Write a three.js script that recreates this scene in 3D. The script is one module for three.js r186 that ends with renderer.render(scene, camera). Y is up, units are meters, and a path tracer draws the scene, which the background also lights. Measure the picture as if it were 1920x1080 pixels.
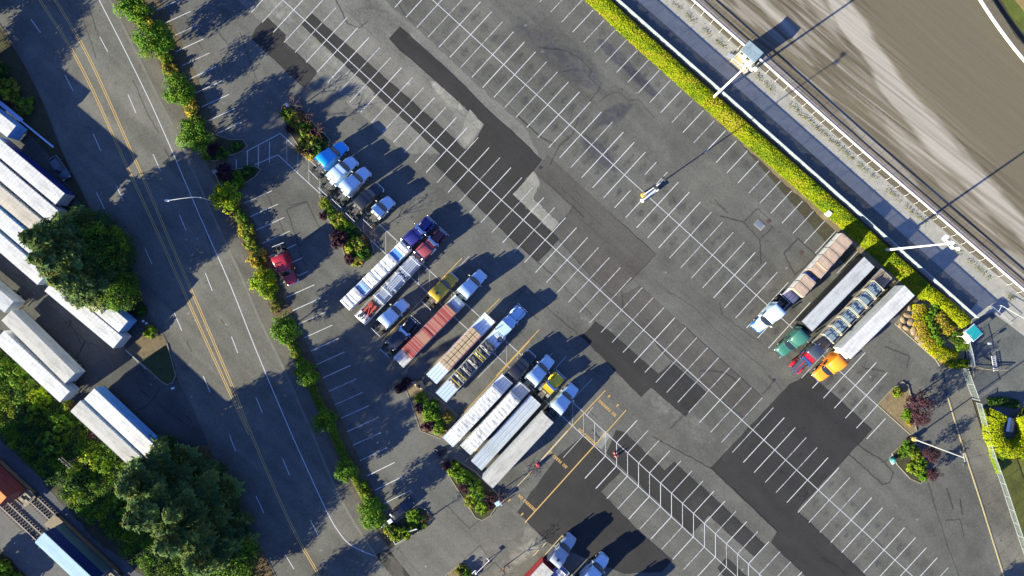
import * as THREE from 'three';
import { mergeGeometries, toCreasedNormals } from 'three/addons/utils/BufferGeometryUtils.js';
import { RoundedBoxGeometry } from 'three/addons/geometries/RoundedBoxGeometry.js';
import { FontLoader } from 'three/addons/loaders/FontLoader.js';

// ------------------------------------------------------------------ camera, sky, sun, exposure
const H = 122, S = 10.14;                       // drone height in metres, plan scale: plan units per metre at ground level
const scene = new THREE.Scene();
const camera = new THREE.PerspectiveCamera(2 * Math.atan(540 / (S * H)) * 180 / Math.PI, 1920 / 1080, 1, 1500);
camera.position.set(0, H, 0);
camera.up.set(0, 0, -1);
camera.lookAt(0, 0, 0);

const SUN_EL = 17.4 * Math.PI / 180;
const sunDir = new THREE.Vector3(-0.82 * Math.cos(SUN_EL), Math.sin(SUN_EL), 0.572 * Math.cos(SUN_EL)).normalize();
{ // clear morning sky: deep blue overhead, paler towards the horizon, a broad glow round the sun
  const W = 256, HH = 128, d = new Float32Array(W * HH * 4), v = new THREE.Vector3();
  for (let j = 0; j < HH; j++) for (let i = 0; i < W; i++) {
    const up = ((j + 0.5) / HH - 0.5) * Math.PI, rd = ((i + 0.5) / W - 0.5) * 2 * Math.PI, o = (j * W + i) * 4;
    v.set(Math.cos(rd) * Math.cos(up), Math.sin(up), Math.sin(rd) * Math.cos(up));
    const t = Math.pow(1 - Math.max(0, v.y), 3.2), g = Math.pow(Math.max(0, v.dot(sunDir)), 10);
    const below = v.y < 0 ? 0.35 : 1;
    d[o] = (0.026 + 0.085 * t + 0.12 * g) * below;
    d[o + 1] = (0.062 + 0.095 * t + 0.10 * g) * below;
    d[o + 2] = (0.205 + 0.06 * t + 0.05 * g) * below;
    d[o + 3] = 1;
  }
  const sky = new THREE.DataTexture(d, W, HH, THREE.RGBAFormat, THREE.FloatType);
  sky.mapping = THREE.EquirectangularReflectionMapping; sky.magFilter = THREE.LinearFilter; sky.needsUpdate = true;
  scene.background = sky; scene.environment = sky;
}
const sun = new THREE.DirectionalLight(new THREE.Color().setRGB(1, 0.94, 0.7), 4.3);
sun.position.copy(sunDir).multiplyScalar(300);
sun.castShadow = true; sun.shadow.mapSize.set(4096, 4096);
Object.assign(sun.shadow.camera, { left: -130, right: 130, top: 130, bottom: -130, near: 10, far: 700 });
scene.add(sun); scene.add(sun.target);
const renderer = new THREE.WebGLRenderer({ antialias: true });
renderer.toneMapping = THREE.LinearToneMapping;
renderer.toneMappingExposure = 3.6;
renderer.shadowMap.enabled = true;

// ------------------------------------------------------------------ helpers
let seed = 7;
const rnd = () => { seed = (seed + 0x6d2b79f5) | 0; let t = Math.imul(seed ^ (seed >>> 15), 1 | seed); t = (t + Math.imul(t ^ (t >>> 7), 61 | t)) ^ t; return ((t ^ (t >>> 14)) >>> 0) / 4294967296; };
const rr = (a, b) => a + (b - a) * rnd();
const clamp = (v, a, b) => Math.max(a, Math.min(b, v));
// survey grid (S plan units per metre, origin at 960,540) to world; h is the height at which the point was measured from the air
const at = (x, y, h = 0) => new THREE.Vector3((x - 960) / S * (H - h) / H, h, (y - 540) / S * (H - h) / H);
const hash = (x, y) => { let n = Math.imul(x | 0, 374761393) + Math.imul(y | 0, 668265263); n = Math.imul(n ^ (n >>> 13), 1274126177); return ((n ^ (n >>> 16)) >>> 0) / 4294967296; };
function vn(x, y) { const xi = Math.floor(x), yi = Math.floor(y), fx = x - xi, fy = y - yi, u = fx * fx * (3 - 2 * fx), w = fy * fy * (3 - 2 * fy);
  const a = hash(xi, yi), b = hash(xi + 1, yi), c = hash(xi, yi + 1), d = hash(xi + 1, yi + 1); return a + (b - a) * u + (c - a) * w + (a - b - c + d) * u * w; }
const fbm = (x, y, o = 3) => { let s = 0, a = 0.5, n = 0; for (let i = 0; i < o; i++) { s += a * vn(x, y); n += a; x = x * 2.03 + 17.1; y = y * 2.03 + 5.7; a *= 0.5; } return s / n; };
const lin = (r, g, b) => new THREE.Color().setRGB(r, g, b);
const s8 = (v) => { v = clamp(v, 0, 1); return Math.round(255 * (v <= 0.0031308 ? v * 12.92 : 1.055 * Math.pow(v, 1 / 2.4) - 0.055)); };

const used = new Map();
function numbered(n) { const k = used.get(n) ?? 0; used.set(n, k + 1); return k ? n + '_' + String(k).padStart(3, '0') : n; }
function tag(o, label, category, group) { o.userData.label = label; o.userData.category = category; if (group) o.userData.group = group; return o; }
function thing(name, label, category, pos, turn = 0, group) { const g = new THREE.Group(); g.name = numbered(name); if (pos) g.position.copy(pos); g.rotation.y = turn; scene.add(g); return tag(g, label, category, group); }
function struct(name, parent = scene) { const g = new THREE.Group(); g.name = parent === scene ? numbered(name) : name; parent.add(g); if (parent === scene) g.userData.kind = 'structure'; return g; }
function part(parent, name, geo, mat) { const m = new THREE.Mesh(geo, mat); m.name = name; m.castShadow = m.receiveShadow = true; parent.add(m); return m; }
function mg(list) { return mergeGeometries(list.map((g) => { const n = g.index ? g.toNonIndexed() : g; for (const k of Object.keys(n.attributes)) if (!['position', 'normal', 'uv'].includes(k)) n.deleteAttribute(k); return n; })); }
const cache = new Map();
const G = (key, fn) => { if (!cache.has(key)) cache.set(key, fn()); return cache.get(key); };
const B = (l, h, w, x = 0, y = 0, z = 0) => new THREE.BoxGeometry(l, h, w).translate(x, y, z);
const RB = (l, h, w, x = 0, y = 0, z = 0, r = 0.05) => new RoundedBoxGeometry(l, h, w, 1, Math.min(r, l / 2.1, h / 2.1, w / 2.1)).translate(x, y, z);
function CY(r0, r1, len, x, y, z, axis = 'y', n = 12) { const g = new THREE.CylinderGeometry(r1, r0, len, n); if (axis === 'x') g.rotateZ(-Math.PI / 2); if (axis === 'z') g.rotateX(Math.PI / 2); return g.translate(x, y, z); }
function bar(a, b, r0, r1 = r0, n = 6) { const d = b.clone().sub(a), g = new THREE.CylinderGeometry(r1, r0, d.length(), n); g.applyQuaternion(new THREE.Quaternion().setFromUnitVectors(new THREE.Vector3(0, 1, 0), d.clone().normalize())); const m = a.clone().add(b).multiplyScalar(0.5); return g.translate(m.x, m.y, m.z); }
const V = (x, y, z) => new THREE.Vector3(x, y, z);
// rounded-section loft along x; stations [x, halfWidth, y0, y1, cornerRadius]
function loft(st, z0 = 0) {
  const ring = ([x, w, y0, y1, r]) => { r = Math.min(r, w * 0.95, (y1 - y0) * 0.48); const p = [], c = [[w - r, y1 - r, 0], [-w + r, y1 - r, 1], [-w + r, y0 + r, 2], [w - r, y0 + r, 3]];
    for (const [cz, cy, q] of c) for (let k = 0; k <= 3; k++) { const a = (q + k / 3) * Math.PI / 2; p.push([x, cy + Math.sin(a) * r, z0 + cz + Math.cos(a) * r]); } return p; };
  const R = st.map(ring), n = R[0].length, pos = [];
  const tri = (a, b, c) => pos.push(...a, ...b, ...c);
  for (let i = 0; i < R.length - 1; i++) for (let k = 0; k < n; k++) { const a = R[i][k], b = R[i][(k + 1) % n], c = R[i + 1][(k + 1) % n], d = R[i + 1][k]; tri(a, d, c); tri(a, c, b); }
  for (const [r, f] of [[R[0], 0], [R[R.length - 1], 1]]) for (let k = 1; k < n - 1; k++) f ? tri(r[0], r[k + 1], r[k]) : tri(r[0], r[k], r[k + 1]);
  const g = new THREE.BufferGeometry(); g.setAttribute('position', new THREE.Float32BufferAttribute(pos, 3));
  const uv = []; for (let i = 0; i < pos.length; i += 3) uv.push(pos[i] * 0.2, (pos[i + 2] + pos[i + 1]) * 0.2);
  g.setAttribute('uv', new THREE.Float32BufferAttribute(uv, 2)); 
  const A = st[0][0] > st[st.length - 1][0] ? 1 : -1;
  if (A < 0) { const p = g.attributes.position.array; for (let i = 0; i < p.length; i += 9) for (let c = 0; c < 3; c++) { const t = p[i + 3 + c]; p[i + 3 + c] = p[i + 6 + c]; p[i + 6 + c] = t; } }
  g.computeVertexNormals();
  return toCreasedNormals(g, 0.7);
}
// flat polygon sheet at height h from plan points
const SITE = { x0: -220, y0: -180, w: 2360, h: 1440 };
function sheet(pts, h, mode = 'site') {
  const sh = new THREE.Shape(pts.map(([x, y]) => new THREE.Vector2((x - 960) / S, -(y - 540) / S)));
  const g = new THREE.ShapeGeometry(sh).rotateX(-Math.PI / 2).translate(0, h, 0), p = g.attributes.position, uv = g.attributes.uv;
  for (let i = 0; i < p.count; i++) { const x = p.getX(i), z = p.getZ(i); if (mode === 'site') uv.setXY(i, (x * S + 960 - SITE.x0) / SITE.w, 1 - (z * S + 540 - SITE.y0) / SITE.h); else uv.setXY(i, x, -z); }
  return g;
}
// ragged copy of an outline (saw-cut and hand-laid edges are never dead straight)
function ragged(pts, amp = 1.2, step = 14) { const out = []; for (let i = 0; i < pts.length; i++) { const [ax, ay] = pts[i], [bx, by] = pts[(i + 1) % pts.length], L = Math.hypot(bx - ax, by - ay), n = Math.max(1, Math.round(L / step)), nx = -(by - ay) / L, ny = (bx - ax) / L;
  for (let k = 0; k < n; k++) { const t = k / n, o = k ? (rnd() - 0.5) * amp : 0; out.push([ax + (bx - ax) * t + nx * o, ay + (by - ay) * t + ny * o]); } } return out; }
function smoothLine(pts, n = 8) { const c = new THREE.CatmullRomCurve3(pts.map(([x, y]) => V(x, y, 0)), false, 'centripetal'); return c.getPoints((pts.length - 1) * n).map((p) => [p.x, p.y]); }
// ribbon of constant width (plan units) along a polyline
function ribbon(pts, w, h, mode = 'site') { const L = [], R = []; for (let i = 0; i < pts.length; i++) { const a = pts[Math.max(0, i - 1)], b = pts[Math.min(pts.length - 1, i + 1)], l = Math.hypot(b[0] - a[0], b[1] - a[1]), nx = -(b[1] - a[1]) / l * w / 2, ny = (b[0] - a[0]) / l * w / 2; L.push([pts[i][0] + nx, pts[i][1] + ny]); R.push([pts[i][0] - nx, pts[i][1] - ny]); } return sheet([...L, ...R.reverse()], h, mode); }

// ------------------------------------------------------------------ textures and materials
function tex(canvas, srgb = true, rx = 1, ry = 1) { const t = new THREE.CanvasTexture(canvas); if (srgb) t.colorSpace = THREE.SRGBColorSpace; t.wrapS = t.wrapT = THREE.RepeatWrapping; t.magFilter = THREE.LinearFilter; t.repeat.set(rx, ry); return t; }
function noiseTex(n, fn, srgb = true) { const d = new Uint8Array(n * n * 4); for (let j = 0; j < n; j++) for (let i = 0; i < n; i++) { const c = fn(i, j), o = (j * n + i) * 4; d[o] = s8(c[0]); d[o + 1] = s8(c[1]); d[o + 2] = s8(c[2]); d[o + 3] = 255; }
  const t = new THREE.DataTexture(d, n, n); if (srgb) t.colorSpace = THREE.SRGBColorSpace; t.wrapS = t.wrapT = THREE.RepeatWrapping; t.magFilter = THREE.LinearFilter; t.needsUpdate = true; return t; }
// tileable noise from four blended samples
function tn(i, j, n, f, o = 3) { const u = i / n, v = j / n, a = fbm(u * f, v * f, o), b = fbm((u - 1) * f, v * f, o), c = fbm(u * f, (v - 1) * f, o), d = fbm((u - 1) * f, (v - 1) * f, o); return (a * (1 - u) + b * u) * (1 - v) + (c * (1 - u) + d * u) * v; }
function mat(color, roughness = 0.8, extra = {}) { return new THREE.MeshStandardMaterial({ color, roughness, ...extra }); }
function paint(r, g, b, roughness = 0.38) { return new THREE.MeshPhysicalMaterial({ color: lin(r, g, b), roughness, clearcoat: 0.5, clearcoatRoughness: 0.15 }); }
const scaled = (t, r) => { const c = t.clone(); c.repeat.set(r, r); c.needsUpdate = true; return c; };
const grit = noiseTex(512, (i, j) => { const a = tn(i, j, 512, 8, 3), s = hash(i, j), s2 = hash(i >> 1, (j >> 1) + 999); const v = 0.78 + 0.34 * (a - 0.5) + 0.22 * (s - 0.5) + 0.2 * (s2 - 0.5); return [v, v, v]; });
const gritB = noiseTex(512, (i, j) => { const v = 0.5 * hash(i, j) + 0.5 * hash(i >> 1, j >> 1); return [v, v, v]; }, false);
const soilT = noiseTex(512, (i, j) => { const a = tn(i, j, 512, 6, 4), b = tn(i, j, 512, 40, 2), s = hash(i, j); const v = 0.6 + 0.5 * (a - 0.5) + 0.5 * (b - 0.5) + 0.2 * (s - 0.5); return [v, v * (0.9 + 0.2 * b), v * 0.85]; });
const dirtT = noiseTex(512, (i, j) => { const a = tn(i, j, 512, 4, 4), b = tn(i, j, 512, 18, 3), st = tn(i, j * 0.2, 512, 30, 2); let v = 0.97 - 0.85 * clamp((a - 0.48) * 3, 0, 1) * b - 0.5 * clamp(st - 0.5, 0, 1) - 0.06 * hash(i, j); return [v, v * 0.985, v * 0.95]; });
const MAT = {
  white: new THREE.MeshPhysicalMaterial({ color: lin(0.72, 0.73, 0.73), roughness: 0.35, clearcoat: 0.4, clearcoatRoughness: 0.2 }),
  roofWhite: mat(lin(0.68, 0.68, 0.67), 0.55, { map: dirtT }), roofDirty: mat(lin(0.5, 0.49, 0.46), 0.7, { map: dirtT }), roofGrey: mat(lin(0.52, 0.54, 0.55), 0.5, { map: dirtT }),
  sideWhite: mat(lin(0.62, 0.66, 0.68), 0.4, { map: dirtT }), sideNavy: mat(lin(0.02, 0.035, 0.2), 0.35), sideSkyShade: mat(lin(0.2, 0.5, 0.92), 0.4, { map: dirtT }), sideSilver: mat(lin(0.5, 0.52, 0.53), 0.35, { metalness: 0.3 }),  // blue sides: white trailers with skylit shade put into the colour
  rubber: mat(lin(0.018, 0.018, 0.018), 0.9), rim: mat(lin(0.5, 0.5, 0.5), 0.35, { metalness: 0.7 }), steel: mat(lin(0.06, 0.06, 0.062), 0.6), black: mat(lin(0.015, 0.015, 0.016), 0.5), chrome: mat(lin(0.75, 0.75, 0.75), 0.15, { metalness: 1 }), alu: mat(lin(0.55, 0.56, 0.57), 0.4, { metalness: 0.5 }),
  glass: new THREE.MeshPhysicalMaterial({ color: lin(0.01, 0.014, 0.02), roughness: 0.06, clearcoat: 1 }), greyPlate: mat(lin(0.3, 0.3, 0.29), 0.6, { map: grit }), grease: mat(lin(0.05, 0.045, 0.035), 0.5),
  deckAlu: mat(lin(0.55, 0.56, 0.57), 0.55, { map: dirtT }), deckWood: mat(lin(0.25, 0.19, 0.13), 0.8), lamp: mat(lin(0.7, 0.65, 0.5), 0.2), amber: mat(lin(0.6, 0.25, 0.03), 0.3), red: mat(lin(0.4, 0.02, 0.02), 0.5),
  bark: mat(lin(0.07, 0.055, 0.04), 0.95), barkGrey: mat(lin(0.13, 0.12, 0.1), 0.95), concrete: mat(lin(0.3, 0.29, 0.27), 0.9, { map: scaled(grit, 0.5) }), kerbTan: mat(lin(0.3, 0.27, 0.2), 0.9, { map: scaled(grit, 0.5) }),
  galv: mat(lin(0.55, 0.57, 0.58), 0.45, { metalness: 0.4 }), wood: mat(lin(0.42, 0.3, 0.18), 0.8), whitePlain: mat(lin(0.75, 0.75, 0.74), 0.6),
};
// ------------------------------------------------------------------ ground: one big asphalt wear map shared by lot and road
const DM = [0.738, 0.675], DU = [0.675, -0.738];             // along the stall rows, across them
const M1 = (k) => [550.75 + 20.494 * k, 18.75 + 18.75 * k], M2 = (k) => [965 + 20.6 * k, 140 + 18.79 * k], R3 = (k) => [1112.5 + 20.65 * k, 18.75 + 18.85 * k];
const WK = (k) => [1156 + 20.6 * k, 830 + 18.95 * k], VK = (k) => [1135 + 20.6 * k, 855 + 18.95 * k];
const cw = 2048, ch = Math.round(2048 * SITE.h / SITE.w), K = cw / SITE.w;
const cv = document.createElement('canvas'); cv.width = cw; cv.height = ch; const cx = cv.getContext('2d');
{
  const im = cx.createImageData(cw, ch), d = im.data;
  for (let j = 0; j < ch; j++) for (let i = 0; i < cw; i++) {
    const px = i / K + SITE.x0, py = j / K + SITE.y0, o = (j * cw + i) * 4;
    const a = (px * DM[0] + py * DM[1]), b = (px * DU[0] + py * DU[1]);
    const big = fbm(px / 160, py / 160, 3), mid = fbm(px / 30, py / 30, 3), lane = fbm(a / 170, b / 16, 3), g = hash(i, j), g2 = hash(i >> 1, (j >> 1) + 77);
    const rub = clamp((fbm(px / 70 + 31, py / 70 + 9, 4) - 0.56) * 5, 0, 1) * mid;      // dark rubber and oil film, cloudy outline
    let v = 0.098 * (0.80 + 0.42 * (big - 0.5) + 0.40 * (mid - 0.5) + 0.46 * (lane - 0.5) + 0.26 * (g - 0.5) + 0.26 * (g2 - 0.5) + 0.22) * (1 - 0.42 * rub);
    const warm = 0.04 * (fbm(px / 90 + 50, py / 90, 2) - 0.3);
    d[o] = s8(v * (1.0 + warm)); d[o + 1] = s8(v * 0.985); d[o + 2] = s8(v * (0.865 - warm)); d[o + 3] = 255;
  }
  cx.putImageData(im, 0, 0);
}
const tx = (p) => [(p[0] - SITE.x0) * K, (p[1] - SITE.y0) * K];
function stroke(pts, w, style, alpha = 1, jit = 2.2) { cx.save(); cx.globalAlpha = alpha; cx.strokeStyle = style; cx.lineWidth = w; cx.lineJoin = 'round'; cx.beginPath(); let first = true;
  for (let i = 0; i < pts.length - 1; i++) { const n = Math.max(2, Math.round(Math.hypot(pts[i + 1][0] - pts[i][0], pts[i + 1][1] - pts[i][1]) / 6)); for (let k = 0; k <= n; k++) { const t = k / n, q = tx([pts[i][0] + (pts[i + 1][0] - pts[i][0]) * t + (rnd() - 0.5) * jit, pts[i][1] + (pts[i + 1][1] - pts[i][1]) * t + (rnd() - 0.5) * jit]); first ? cx.moveTo(...q) : cx.lineTo(...q); first = false; } } cx.stroke(); cx.restore(); }
// spilled or worn patch: hundreds of small dabs with an uneven outline
function dabs(cx0, cy0, rx, ry, ang, n, rgb, alpha, size = 3) { cx.save(); cx.fillStyle = rgb; for (let i = 0; i < n; i++) { const a = rnd() * 6.283, r = Math.sqrt(rnd()) * (0.7 + 0.5 * vn(a * 1.3 + cx0, cy0)), x = Math.cos(a) * r * rx, y = Math.sin(a) * r * ry, q = tx([cx0 + x * Math.cos(ang) - y * Math.sin(ang), cy0 + x * Math.sin(ang) + y * Math.cos(ang)]); cx.globalAlpha = alpha * rr(0.4, 1); cx.beginPath(); cx.ellipse(q[0], q[1], size * rr(0.4, 1.3), size * rr(0.3, 0.9), rnd() * 3, 0, 6.3); cx.fill(); } cx.restore(); }
const AM = Math.atan2(DM[1], DM[0]), AU = Math.atan2(DU[1], DU[0]);
// oil where engines stand, both sides of the middle rows
for (let k = -6; k < 33; k++) for (const s of [-1, 1]) { const c = M2(k + 0.5); dabs(c[0] + DU[0] * s * rr(18, 34), c[1] + DU[1] * s * rr(18, 34), rr(9, 17), rr(4, 7), AU, 70, '#1d1d22', 0.05, 3.4); }
for (let k = 45; k < 58; k++) for (const s of [-1, 1]) { const c = M1(k + 0.5); dabs(c[0] + DU[0] * s * rr(18, 30), c[1] + DU[1] * s * rr(18, 30), rr(5, 11), rr(3, 6), AU, 45, '#1d1d22', 0.06, 2.6); }
for (let k = 0; k < 20; k++) { const c = R3(k + 0.5); dabs(c[0] - DU[0] * 22, c[1] - DU[1] * 22, rr(8, 18), rr(4, 8), AU, 45, '#222226', 0.045, 3.5); }
// broad dark traffic wear in the upper lane, sweeping turn
for (const [x, y, rx, ry, an] of [[1020, 60, 120, 34, AM], [1090, 130, 70, 26, AM], [1150, 215, 45, 16, -0.5], [1125, 290, 60, 14, AM], [1030, 95, 90, 20, AM], [1160, 110, 60, 10, AM], [1200, 150, 40, 9, AM]]) dabs(x, y, rx, ry, an, 1500, '#1f1f23', 0.03, 4);
// pale worn aggregate beside the patched strips and at the entrance
for (const [x, y, rx, ry, an, al] of [[520, 18, 34, 16, AM, 0.06], [600, 95, 60, 9, AM, 0.05], [690, 175, 50, 9, AM, 0.05], [775, 75, 16, 6, AM, 0.08], [835, 178, 48, 9, AM, 0.09], [540, 90, 22, 6, AM, 0.07], [655, 130, 60, 14, AM, 0.03], [1240, 760, 20, 16, AM, 0.05], [1300, 800, 60, 22, AM, 0.03], [950, 470, 40, 12, AM, 0.04], [1050, 500, 60, 14, AM, 0.03], [1100, 600, 16, 8, AM, 0.06], [1322, 960, 30, 20, AM, 0.05], [1380, 1010, 40, 26, AM, 0.04], [985, 1035, 34, 16, -0.5, 0.10], [955, 1060, 40, 12, -0.6, 0.06], [1130, 815, 10, 7, AM, 0.1], [1020, 820, 50, 14, AU, 0.04], [985, 935, 34, 20, AU, 0.04], [1365, 850, 14, 8, AU, 0.07], [1400, 820, 30, 12, AU, 0.04], [1440, 400, 40, 18, AM, 0.03], [905, 1045, 40, 18, -0.5, 0.035], [1450, 330, 30, 10, AM, 0.04]]) dabs(x, y, rx, ry, an, Math.round(rx * ry * 0.55), '#b9b5aa', al * 0.55, 3.6);
// curved tyre scuffs
for (const [x, y, r, a0, a1] of [[1080, 175, 60, 3.5, 5.2], [1075, 185, 70, 3.6, 5.1], [1085, 190, 52, 3.4, 5.2], [1330, 740, 60, 4.4, 5.9], [1326, 744, 66, 4.5, 5.9], [1338, 735, 52, 4.4, 5.8], [1325, 750, 74, 4.5, 5.8], [1150, 850, 52, 2.4, 3.6], [1150, 850, 58, 2.5, 3.6], [690, 60, 60, 4.3, 5.4], [1140, 225, 70, 3.2, 4.4], [1170, 260, 60, 0.5, 1.5]]) { const p = []; for (let k = 0; k <= 14; k++) { const a = a0 + (a1 - a0) * k / 14; p.push([x + Math.cos(a) * r, y + Math.sin(a) * r * 0.75]); } stroke(p, 1.1, '#151517', 0.28, 0.3); }
for (let i = 0; i < 46; i++) { const k = rr(-8, 50), c = M1(k), o = rr(62, 118), x = c[0] + DU[0] * o, y = c[1] + DU[1] * o, l = rr(30, 120); stroke([[x, y], [x + DM[0] * l, y + DM[1] * l]], rr(0.8, 2), '#161618', rr(0.06, 0.16), 0.8); }
// cracks and sealed joints
const CR = [[[620, -20], [652, 45], [672, 52], [690, 40]], [[738, -5], [760, 28], [790, 50], [830, 88], [905, 155], [960, 205], [1005, 250], [1045, 280]], [[1010, 88], [1060, 95], [1082, 105], [1096, 118], [1110, 135], [1103, 142], [1126, 165], [1112, 182], [1105, 190]], [[1122, 190], [1150, 174], [1160, 172], [1178, 188], [1196, 186], [1228, 222]], [[1085, 220], [1075, 250], [1062, 262], [1050, 272], [1030, 310]], [[970, 218], [990, 235], [1015, 258], [1040, 270]], [[1350, 405], [1395, 417], [1425, 450], [1427, 495]], [[1395, 417], [1420, 391], [1440, 408]], [[1427, 447], [1450, 425]], [[1445, 570], [1480, 610], [1530, 660]], [[1470, 476], [1496, 447], [1530, 478], [1510, 500], [1490, 515], [1470, 476]], [[1250, 545], [1300, 575], [1345, 622], [1400, 665], [1435, 692]], [[1350, 565], [1352, 588], [1400, 625], [1430, 645]], [[1330, 378], [1362, 392]], [[1340, 375], [1365, 400]], [[1165, 545], [1170, 590], [1230, 640], [1260, 680]], [[962, 450], [1040, 520], [1110, 590]], [[1000, 320], [1075, 388], [1035, 435]], [[1075, 388], [1095, 408]], [[1090, 632], [1040, 590], [992, 545]], [[1225, 820], [1333, 878]], [[1332, 877], [1440, 978], [1460, 1000]], [[1256, 805], [1280, 780]], [[1740, 905], [1755, 955], [1775, 1020], [1800, 1085]], [[1775, 915], [1787, 955]], [[1800, 935], [1805, 965]], [[1772, 976], [1800, 974], [1808, 1005]], [[1590, 850], [1655, 909], [1668, 905], [1675, 888], [1660, 868], [1608, 834]], [[1652, 868], [1666, 862]], [[1440, 705], [1452, 714], [1465, 730]], [[1452, 714], [1430, 740]], [[1615, 612], [1620, 640], [1612, 660]], [[1660, 650], [1705, 668], [1700, 690]], [[1620, 690], [1660, 697]], [[545, 385], [575, 378], [600, 430], [561, 462], [538, 393], [574, 379]], [[500, 365], [520, 405], [535, 440]], [[725, 160 + 560], [728, 742]], [[748, 1032], [790, 1080]], [[838, 948], [880, 991], [900, 975]], [[838, 948], [812, 966]], [[870, 1048], [900, 1024], [912, 1040]], [[905, 1075], [927, 1055], [950, 1078]], [[722, 895], [735, 915], [748, 935]], [[345, 25], [365, 60], [380, 95]], [[395, 40], [425, 80], [440, 105]], [[450, 60], [470, 120], [490, 170]], [[130, 600], [132, 610], [145, 625], [160, 640], [185, 650]], [[135, 600], [128, 615]], [[160, 640], [150, 660], [142, 672]], [[140, 620], [155, 650]], [[250, 700], [262, 690], [275, 705]], [[300, 725], [290, 745], [270, 765], [255, 770]], [[262, 730], [280, 745]], [[300, 760], [340, 790], [355, 802]], [[350, 780], [360, 790]], [[18, 510], [40, 520], [55, 535]], [[1540, 1045], [1570, 1062], [1590, 1085]], [[1640, 1010], [1655, 1025]], [[170, 20], [180, 55], [190, 75]], [[150, 10], [160, 50], [175, 90], [180, 110]], [[250, 150], [262, 180], [275, 210], [288, 232], [298, 250]], [[310, 280], [318, 300]], [[370, 390], [388, 440], [398, 480]], [[415, 600], [425, 615]], [[350, 640], [360, 660]], [[560, 470], [575, 500]], [[980, 545], [965, 560]], [[1010, 600], [985, 580]], [[1120, 785], [1100, 765]], [[1110, 805], [1125, 822]]];
for (const c of CR) { stroke(c, rr(0.6, 1.15), '#0b0b0c', rr(0.55, 0.9), 1.5); if (rnd() < 0.5) stroke(c.slice(0, 2), 3, '#17171a', 0.18, 3); }
for (let i = 0; i < 90; i++) { const x = rr(0, 1900), y = rr(0, 1070), p = [[x, y]]; let a = rnd() * 6.3; for (let k = 0; k < 3; k++) { a += rr(-0.7, 0.7); p.push([p[k][0] + Math.cos(a) * rr(4, 13), p[k][1] + Math.sin(a) * rr(4, 13)]); } stroke(p, 0.6, '#101011', 0.4, 1.5); }
for (let i = 0; i < 240; i++) dabs(rr(0, 1920), rr(0, 1080), rr(1, 4), rr(1, 3), 0, 10, rnd() < 0.65 ? '#141416' : '#cfcabd', 0.12, 1.6);
const siteT = new THREE.CanvasTexture(cv); siteT.colorSpace = THREE.SRGBColorSpace; siteT.magFilter = THREE.LinearFilter;
const bumpT = scaled(gritB, 1); bumpT.repeat.set(SITE.w / S / 3, SITE.h / S / 3);
const asphalt = new THREE.MeshStandardMaterial({ map: siteT, roughness: 0.92, bumpMap: bumpT, bumpScale: 0.006 });
const tinted = (r, g, b, rough = 0.92) => { const m = asphalt.clone(); m.color = lin(r, g, b); m.roughness = rough; return m; };
const asphaltRoad = tinted(1.18, 1.17, 1.12), asphaltYard = tinted(0.72, 0.72, 0.72), asphaltEntry = tinted(1.12, 1.1, 1.06), asphaltDark = tinted(0.225, 0.213, 0.228, 0.85), asphaltMid = tinted(0.74, 0.70, 0.70), paleConc = tinted(2.3, 2.3, 2.25), asphaltPlaza = tinted(1.0, 1.08, 1.12);

// base terrain reaching the horizon
{ const g = struct('ground'); const geo = new THREE.PlaneGeometry(1400, 1400).rotateX(-Math.PI / 2); const t = soilT.clone(); t.repeat.set(160, 160); t.needsUpdate = true; part(g, 'soil', geo, mat(lin(0.085, 0.075, 0.045), 1, { map: t })); }
const metreT = (t, size) => { const c = t.clone(); c.repeat.set(1 / size, 1 / size); c.needsUpdate = true; return c; };
const gravelM = mat(lin(0.42, 0.4, 0.345), 1, { map: metreT(grit, 6), bumpMap: metreT(gritB, 4), bumpScale: 0.02 });
const ballastM = mat(lin(0.17, 0.165, 0.15), 1, { map: metreT(grit, 4), bumpMap: metreT(gritB, 3), bumpScale: 0.05 });
const darkGravelM = mat(lin(0.11, 0.11, 0.115), 1, { map: metreT(grit, 5), bumpMap: metreT(gritB, 3), bumpScale: 0.03 });
const mulchM = mat(lin(0.26, 0.19, 0.12), 1, { map: metreT(soilT, 3), bumpMap: metreT(gritB, 3), bumpScale: 0.05 });
const tanSoilM = mat(lin(0.36, 0.27, 0.17), 1, { map: metreT(soilT, 4), bumpMap: metreT(gritB, 3), bumpScale: 0.05 });
const grassM = mat(lin(0.15, 0.19, 0.03), 1, { map: metreT(soilT, 7), bumpMap: metreT(gritB, 2), bumpScale: 0.05 });
const vergeM = mat(lin(0.09, 0.085, 0.04), 1, { map: metreT(soilT, 4), bumpMap: metreT(gritB, 2), bumpScale: 0.05 });

// ---- street
const kerbLine = smoothLine([[100, -200], [160, -90], [206, 0], [256, 100], [295, 180], [331, 250], [382, 366], [425, 460], [462, 540], [480, 585], [532, 692], [580, 800], [640, 937], [705, 1042], [760, 1110], [830, 1200]]);
const roadLeft = smoothLine([[-190, -200], [-70, -40], [-5, 40], [40, 110], [85, 200], [118, 285], [160, 370], [190, 425], [215, 440], [247, 503], [280, 590], [312, 640], [330, 700], [388, 822], [410, 878], [460, 972], [492, 1032], [517, 1080], [580, 1200]]);
const lotEdge = smoothLine([[170, -200], [262, -60], [300, 0], [330, 60], [376, 160], [405, 245], [440, 330], [470, 400], [500, 470], [530, 540], [560, 610], [610, 720], [655, 820], [700, 920], [735, 985], [760, 1020], [800, 1100], [840, 1200]], 4);
const street = struct('street');
part(street, 'carriageway', sheet([...roadLeft, ...kerbLine.slice().reverse()], 0.008), asphaltRoad);
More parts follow.
